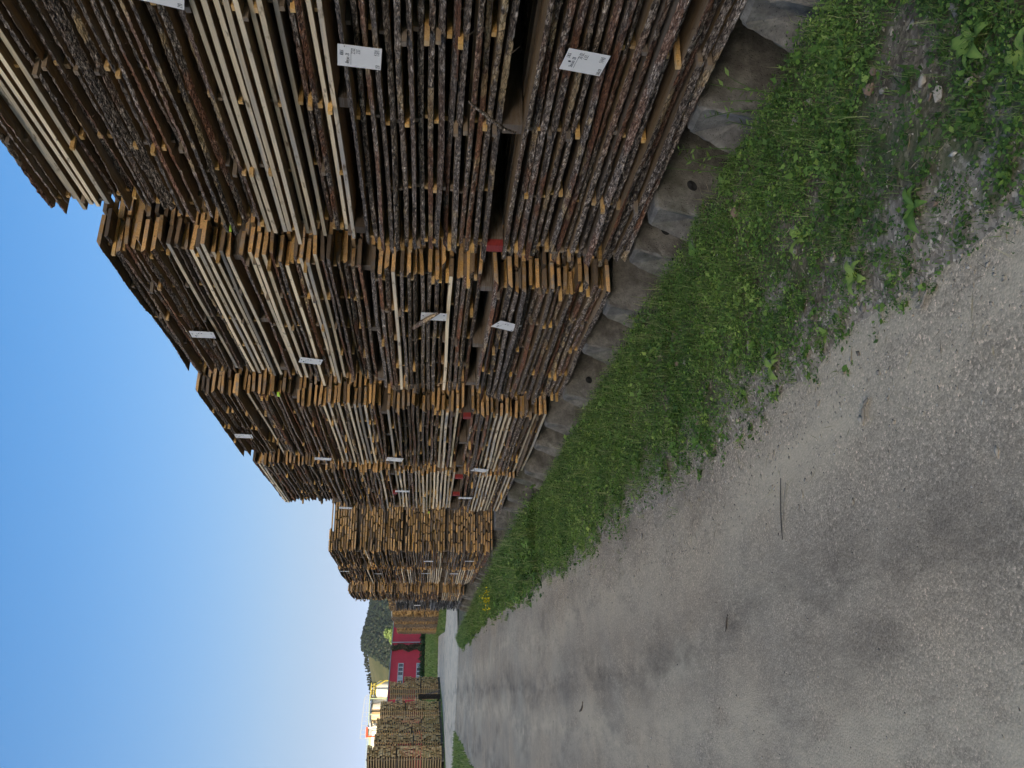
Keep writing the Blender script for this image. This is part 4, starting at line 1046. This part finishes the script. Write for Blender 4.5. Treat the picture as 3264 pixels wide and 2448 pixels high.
def grass():
    Vs, Fs, Ts = [], [], []; b = 0
    for (nt_, y0, y1, nb, hh, ww) in ((2600, 1.2, 5, 11, 0.10, 0.0026), (3600, 5, 12, 12, 0.15, 0.0036), (4200, 12, 43, 14, 0.30, 0.010)):
        x, y = scatter_verge(nt_, y0, y1, dens=lambda a, c: np.clip(cover(a, c)+0.05, 0, 1))
        n = len(x); k_ = np.repeat(np.arange(n), nb); m = len(k_)
        h0 = hh*rng.uniform(0.4, 1.3, n)*(0.5+0.6*np.clip((x-edge_x(y))/0.8, 0, 1))
        P = np.stack([x[k_]+rng.normal(0, 0.022, m), y[k_]+rng.normal(0, 0.022, m), verge_z(x, y)[k_]-0.01], -1)
        a = rng.uniform(0, 6.28, m); D = np.stack([np.cos(a), np.sin(a), 0*a], -1); Wd = np.stack([-np.sin(a), np.cos(a), 0*a], -1)
        V, F = blades(P, D, Wd, h0[k_]*rng.uniform(0.5, 1.2, m), ww*rng.uniform(0.6, 1.3, m), rng.uniform(0.1, 0.9, m))
        Vs.append(V); Fs.append(F+b); b += len(V)
        t = np.clip(0.42+0.24*rng.normal(size=m)+0.6*(rng.random(m) < 0.07), 0, 1); Ts.append(np.repeat(t, 5))
    # grass on the strip left of the yard
    n = 30000; x = rng.uniform(-12, -1.1, n); y = rng.uniform(22, 47.5, n)
    lim = np.interp(y, [22, 27, 36, 45.6, 47.5], [-3.0, -2.0, -1.7, -1.5, -4.0])+0.5*(fbm(x*0.9, y*0.9, 3)-0.5)
    k_ = (x < lim) & (x > -0.16*y-1); x, y = x[k_], y[k_]; m = len(x)
    a = rng.uniform(0, 6.28, m); D = np.stack([np.cos(a), np.sin(a), 0*a], -1); Wd = np.stack([-np.sin(a), np.cos(a), 0*a], -1)
    P = np.stack([x, y, np.full(m, 0.04)], -1)
    V, F = blades(P, D, Wd, rng.uniform(0.06, 0.22, m), rng.uniform(0.015, 0.035, m), rng.uniform(0.1, 0.9, m))
    Vs.append(V); Fs.append(F+b); b += len(V); Ts.append(np.repeat(np.clip(0.5+0.22*rng.normal(size=m), 0, 1), 5))
    # tall grass on the bank and by the far stacks
    n = 26000; x = rng.uniform(-14, 26, n); y = rng.uniform(112, 176, n); m = n
    z = 0.0 + 1.35*np.clip((y-117)/52, 0, 1)**1.3
    a = rng.uniform(0, 6.28, m); D = np.stack([np.cos(a), np.sin(a), 0*a], -1); Wd = np.stack([-np.sin(a), np.cos(a), 0*a], -1)
    V, F = blades(np.stack([x, y, z], -1), D, Wd, rng.uniform(0.15, 0.5, m), rng.uniform(0.05, 0.12, m), rng.uniform(0.1, 0.8, m))
    Vs.append(V); Fs.append(F+b); b += len(V); Ts.append(np.repeat(np.clip(0.5+0.5*(fbm(x*0.3, y*0.05, 3)-0.45)+0.15*rng.normal(size=m), 0, 1), 5))
    n = 9000; x = rng.uniform(4.6, 9, n); y = rng.uniform(70, 112, n)
    k_ = x > np.interp(y, [70, 74, 112], [5.6, 5.3, 7.3]); x, y = x[k_], y[k_]; m = len(x)
    a = rng.uniform(0, 6.28, m); D = np.stack([np.cos(a), np.sin(a), 0*a], -1); Wd = np.stack([-np.sin(a), np.cos(a), 0*a], -1)
    V, F = blades(np.stack([x, y, np.full(m, 0.04)], -1), D, Wd, rng.uniform(0.1, 0.4, m), rng.uniform(0.04, 0.1, m), rng.uniform(0.1, 0.8, m))
    Vs.append(V); Fs.append(F+b); b += len(V); Ts.append(np.repeat(np.clip(0.55+0.15*rng.normal(size=m), 0, 1), 5))
    me = fast_mesh('grass', np.concatenate(Vs), np.concatenate(Fs), ['grass_leaf'], {'tone': np.concatenate(Ts)})
    link(bpy.data.objects.new('grass', me), kind='stuff', label='loose green grass tufts along the verge and yard edges', cat='grass')
grass()

def litter():
    n = 2600; x, y = scatter_verge(n, 1.1, 12, xin=-0.45); m = len(x)
    a = rng.uniform(0, 6.28, m); D = unit(np.stack([np.cos(a), np.sin(a), rng.uniform(0, 0.5, m)], -1)); U = perp(D)
    P = np.stack([x, y, np.maximum(verge_z(x, y), 0.0)+0.006], -1)
    L = rng.uniform(0.02, 0.11, m); V, F = leaf_quads(P, D, U, L, rng.uniform(0.0016, 0.004, m))
    me = fast_mesh('dry_stalks', V, F, ['dry_stem'], {'tone': np.repeat(rng.random(m), 4)})
    link(bpy.data.objects.new('dry_stalks', me), kind='stuff', label='dry straw stalks littering the verge', cat='straw')
litter()
# broad-leaved plants one can pick out
def rosette(x, y, n, L, label, seed, tone=0.6, upright=0.45):
    r_ = random.Random(seed); z = float(verge_z(np.array([x]), np.array([y]))[0])
    root = empty('broadleaf_weed', (x, y, z), label=label, cat='weed', group='broad-leaved weeds on the verge')
    for i in range(n):
        a = 2*math.pi*(i+r_.uniform(-.3, .3))/n; l = L*r_.uniform(0.65, 1.1); w = l*r_.uniform(0.26, 0.4); up = upright*r_.uniform(0.5, 1.4)
        V = []; T = []; k_ = 7
        for j in range(k_+1):
            t = j/k_; ww = w*(math.sin(math.pi*min(1, t**0.8*0.97+0.03))**0.8)*0.5*(1+0.10*(j % 2)) + 0.0025
            rr = l*(t*0.95); zz_ = l*(up*math.sin(t*2.0)-0.25*t*t)
            cx, cy = math.cos(a), math.sin(a)
            for s, lift in ((-1, 0.16), (0, 0.0), (1, 0.16)):
                V.append((cx*rr-cy*ww*s, cy*rr+cx*ww*s, 0.012+zz_+ww*lift)); T.append(min(1, max(0, tone+r_.gauss(0, 0.06)+(0.15 if s == 0 else 0))))
        F = [(j*3+c, j*3+c+1, (j+1)*3+c+1, (j+1)*3+c) for j in range(k_) for c in range(2)]
        me = fast_mesh('leaf', np.array(V), np.array(F), ['weed_leaf'], {'tone': T}, smooth=True)
        link(bpy.data.objects.new('leaf', me), root)
places = [(1.80, 1.88, 7, .105, 'large toothed light green weed nearest the camera'), (1.62, 1.72, 6, .085, 'light green rosette in the corner beside the largest weed'), (1.50, 2.30, 6, .10, 'small rosette at the gravel edge near the camera'), (2.34, 2.62, 7, .11, 'leafy weed among the stones before the nearest stack'),
 (1.46, 2.72, 6, .09, 'flat rosette on the verge edge beside wood chips'), (2.62, 3.9, 7, .10, 'round-leaved weed at the foot of the nearest sleepers'), (2.50, 4.45, 6, .11, 'pale round-leaved weed by the sleepers under the nearest stack'), (1.42, 3.55, 7, .10, 'rosette on the verge edge level with the nearest stack'),
 (2.30, 5.4, 7, .13, 'broad-leaved weed before the gap of the first two stacks'), (1.40, 4.7, 6, .10, 'small weed growing out into the gravel'), (2.45, 7.4, 8, .17, 'large round-leaved weed below the second stack'), (1.85, 3.1, 7, .09, 'low rosette in the middle of the verge'), (1.20, 2.95, 4, .06, 'tiny weed alone in the gravel')]
for i, (x, y, n, L, lb) in enumerate(places): rosette(x, y, n, L, lb, 30+i, 0.62+0.25*math.sin(i*1.9))
# thin flowering stems
def stem_plant(name, x, y, h, ns, label, cat, seed, petals=False, spread=0.25):
    r_ = random.Random(seed); z = float(verge_z(np.array([x]), np.array([y]))[0])
    root = empty(name, (x, y, z), label=label, cat=cat)
    st = MB(); P, Dd, Ls = [], [], []; FP = []
    for s in range(ns):
        a = r_.uniform(0, 6.28); hh = h*r_.uniform(0.6, 1.0); q = spread*hh*r_.uniform(0.3, 1.2)
        bx, by = r_.gauss(0, 0.03)*ns**0.5, r_.gauss(0, 0.03)*ns**0.5
        pts = [(bx+q*t*t*math.cos(a), by+q*t*t*math.sin(a), hh*t) for t in (0, .3, .6, .85, 1)]
        st.tube(pts, [0.003, 0.0026, 0.002, 0.0015, 0.001], 4)
        for k_ in range(9):
            t = r_.uniform(0.1, 1); P.append((bx+q*t*t*math.cos(a), by+q*t*t*math.sin(a), hh*t)); b_ = r_.uniform(0, 6.28); Dd.append((math.cos(b_), math.sin(b_), 0.5)); Ls.append(r_.uniform(0.02, 0.05))
        if petals:
            for k_ in range(7):
                FP.append((pts[-1][0]+r_.gauss(0, 0.03), pts[-1][1]+r_.gauss(0, 0.03), hh+r_.gauss(-0.03, 0.04)))
    st.build('stem', 'grass_plain', root)
    P = np.array(P); Dd = unit(np.array(Dd)); V, F = leaf_quads(P, Dd, perp(Dd), np.array(Ls), np.array(Ls)*0.35)
    link(bpy.data.objects.new('leaves', fast_mesh('leaves', V, F, ['grass_leaf'], {'tone': np.full(len(V), 0.5)})), root)
    if petals:
        P = np.array(FP); Dd = rdirs(len(P), 0, 1); V, F = leaf_quads(P, Dd, perp(Dd), 0.045, 0.035)
        link(bpy.data.objects.new('flowers', fast_mesh('flowers', V, F, ['petal'], {'tone': rng.random(len(V))})), root)
plain('grass_plain', (0.07, 0.13, 0.03), 0.7)
stem_plant('flowering_stem', 2.70, 3.82, 0.36, 4, 'thin branching stem rising before the nearest stack', 'weed', 1)
stem_plant('grass_stalk', 2.66, 3.25, 0.30, 6, 'spray of thin grass stalks beside the nearest sleeper', 'weed', 2)
stem_plant('yellow_flowers', 2.0, 19.6, 0.36, 11, 'clump of yellow flowers at the verge edge', 'flowers', 4, petals=True)

# ------------------------------------------------------------------ stones, pebbles, twigs
def rock_mesh(seed, mat, sub=1):
    r_ = np.random.default_rng(seed)
    t = (1+5**.5)/2
    iv = unit(np.array([(-1,t,0),(1,t,0),(-1,-t,0),(1,-t,0),(0,-1,t),(0,1,t),(0,-1,-t),(0,1,-t),(t,0,-1),(t,0,1),(-t,0,-1),(-t,0,1)], float))
    fi = [(0,11,5),(0,5,1),(0,1,7),(0,7,10),(0,10,11),(1,5,9),(5,11,4),(11,10,2),(10,7,6),(7,1,8),(3,9,4),(3,4,2),(3,2,6),(3,6,8),(3,8,9),(4,9,5),(2,4,11),(6,2,10),(8,6,7),(9,8,1)]
    V = iv*(1+r_.normal(0, 0.20, (12, 1)))*np.array([1, r_.uniform(.6, .9), r_.uniform(.35, .6)])
    return mesh_from('stone', V, fi, [mat])
plain('stone_grey', (0.27, 0.235, 0.20), 0.9, var=0.35, scale=25); plain('stone_pale', (0.42, 0.35, 0.27), 0.9, var=0.25, scale=25); plain('stone_brown', (0.25, 0.17, 0.12), 0.9, var=0.3, scale=25)
ROCKS = [rock_mesh(s, ('stone_grey', 'stone_pale', 'stone_brown')[s % 3]) for s in range(9)]
r_ = random.Random(77)
for i in range(66):
    y = r_.uniform(1.6, 5.2) if i < 46 else r_.uniform(1.9, 4.0); x = r_.uniform(1.45, 2.72) if i % 3 else r_.uniform(1.75, 2.5)
    o = bpy.data.objects.new('stone', ROCKS[i % 9]); s = r_.uniform(0.012, 0.034)*(1.5 if i % 7 == 0 else 1)
    o.location = (x, y, float(verge_z(np.array([x]), np.array([y]))[0])+s*0.4); o.scale = (s, s*r_.uniform(.7, 1.2), s); o.rotation_euler = (r_.gauss(0, .3), r_.gauss(0, .3), r_.uniform(0, 6.28))
    link(o, label='small broken stone lying among the weeds of the near verge', cat='stone', group='stones among the weeds')
def pebbles():
    n = 30000
    y = 0.9+11*rng.random(n)**1.9; x = rng.uniform(-3.2, 2.7, n)
    ex = edge_x(y); keep = (x < ex+0.1) | (rng.random(n) < 0.45)
    # thicker along the edge of the verge
    keep &= rng.random(n) < (0.07+0.9*np.clip(1-(ex-x)/0.8, 0, 1)+0.25*np.clip((fbm(x*1.1, y*1.1, 3)-0.46)*4, 0, 1))
    x, y = x[keep], y[keep]; n = len(x)
    s = np.minimum((0.0030+0.0016*np.clip(1-(edge_x(y)-x)/0.7, 0, 1))*np.exp(rng.normal(0, 0.42, n)), 0.016)
    z = np.where(x < edge_x(y)-0.1, 0.05*(fbm(x*0.7, y*0.5, 3)-0.45)+0.012*(fbm(x*4, y*4, 2)-0.35), np.maximum(verge_z(x, y), 0.05*(fbm(x*0.7, y*0.5, 3)-0.45)))
    oc = np.array([(1,0,0),(-1,0,0),(0,1,0),(0,-1,0),(0,0,1),(0,0,-1)], float)
    f = np.array([(0,2,4),(2,1,4),(1,3,4),(3,0,4),(2,0,5),(1,2,5),(3,1,5),(0,3,5)])
    a = rng.uniform(0, 6.28, n); ca, sa = np.cos(a), np.sin(a)
    loc = oc[None]*(1+0.35*rng.normal(size=(n, 6, 1)))*np.stack([s*rng.uniform(.8, 1.7, n), s*rng.uniform(.7, 1.2, n), s*rng.uniform(.45, .9, n)], -1)[:, None]
    V = np.stack([loc[..., 0]*ca[:, None]-loc[..., 1]*sa[:, None]+x[:, None], loc[..., 0]*sa[:, None]+loc[..., 1]*ca[:, None]+y[:, None], loc[..., 2]+(z+s*0.25)[:, None]], -1).reshape(-1, 3)
    F = (f[None]+(np.arange(n)*6)[:, None, None]).reshape(-1, 3)
    tn = np.clip(0.42+0.17*rng.normal(size=n)+0.5*(rng.random(n) < 0.014), 0, 1)
    me = fast_mesh('gravel', V, F, ['stone_bits'], {'tone': np.repeat(tn, 6)})
    link(bpy.data.objects.new('gravel', me), kind='stuff', label='loose grey gravel scattered over the yard', cat='gravel')
pebbles()
# splinters and sticks on the gravel
plain('splinter', (0.30, 0.24, 0.17), 0.85, var=0.3, scale=40); plain('dark_twig', (0.10, 0.075, 0.055), 0.9, var=0.3, scale=40)
def twig(p0, p1, rad, mat, label, flat=0.5):
    mb = MB(); a, b = Vector((*p0, 0.012)), Vector((*p1, 0.012)); d = b-a; nrm = Vector((-d.y, d.x, 0)).normalized()
    pts = [a+d*t+nrm*rad*1.4*math.sin(t*5+p0[0]*9) for t in (0, .25, .5, .75, 1)]
    o_ = a.copy(); mb.tube([p-o_ for p in pts], [rad*.6, rad, rad*.9, rad, rad*.5], 6)
    o = mb.build('stick', mat, label=label, cat='stick'); o.location = o_; o.scale = (1, 1, flat)
twig((0.93, 3.68), (0.66, 3.74), 0.0045, 'dark_twig', 'long dark twig lying on the open gravel')
twig((0.90, 3.63), (0.74, 3.70), 0.003, 'splinter', 'pale splinter beside the long dark twig')
twig((1.41, 3.38), (1.30, 3.60), 0.007, 'splinter', 'straw-coloured stick across the verge edge')
twig((1.34, 4.45), (1.27, 4.72), 0.007, 'splinter', 'pale stalk on the gravel level with the nearest stack end')
twig((1.22, 2.36), (1.20, 2.44), 0.008, 'splinter', 'short pale wood chip at the near verge edge')
twig((1.27, 2.38), (1.24, 2.45), 0.009, 'splinter', 'grey wood chip beside the short pale chip')
twig((1.02, 2.83), (0.95, 2.90), 0.010, 'splinter', 'flat bark chip on the gravel near the camera')
twig((0.40, 4.55), (0.33, 4.62), 0.007, 'dark_twig', 'short dark twig alone in the middle of the yard')
twig((-0.05, 9.1), (-0.15, 9.3), 0.014, 'dark_twig', 'dark stick lying far out on the yard')

# ------------------------------------------------------------------ air between the yard and the hill
def haze():
    m, nt = new_mat('haze_air'); n = N(nt)
    v = nt.nodes.new('ShaderNodeVolumePrincipled'); v.inputs['Color'].default_value = (0.80, 0.88, 1.0, 1); v.inputs['Density'].default_value = HAZE; v.inputs['Anisotropy'].default_value = 0.0
    o = nt.nodes.new('ShaderNodeOutputMaterial'); nt.links.new(v.outputs[0], o.inputs['Volume']); M['haze_air'] = m
    mb = MB(); mb.box((-2600, -2200, -4), (2600, 2100, 330)); mb.build('haze', 'haze_air', kind='stuff', label='thin summer haze in the air over the yard', cat='haze')
HAZE = 0.00004
haze()
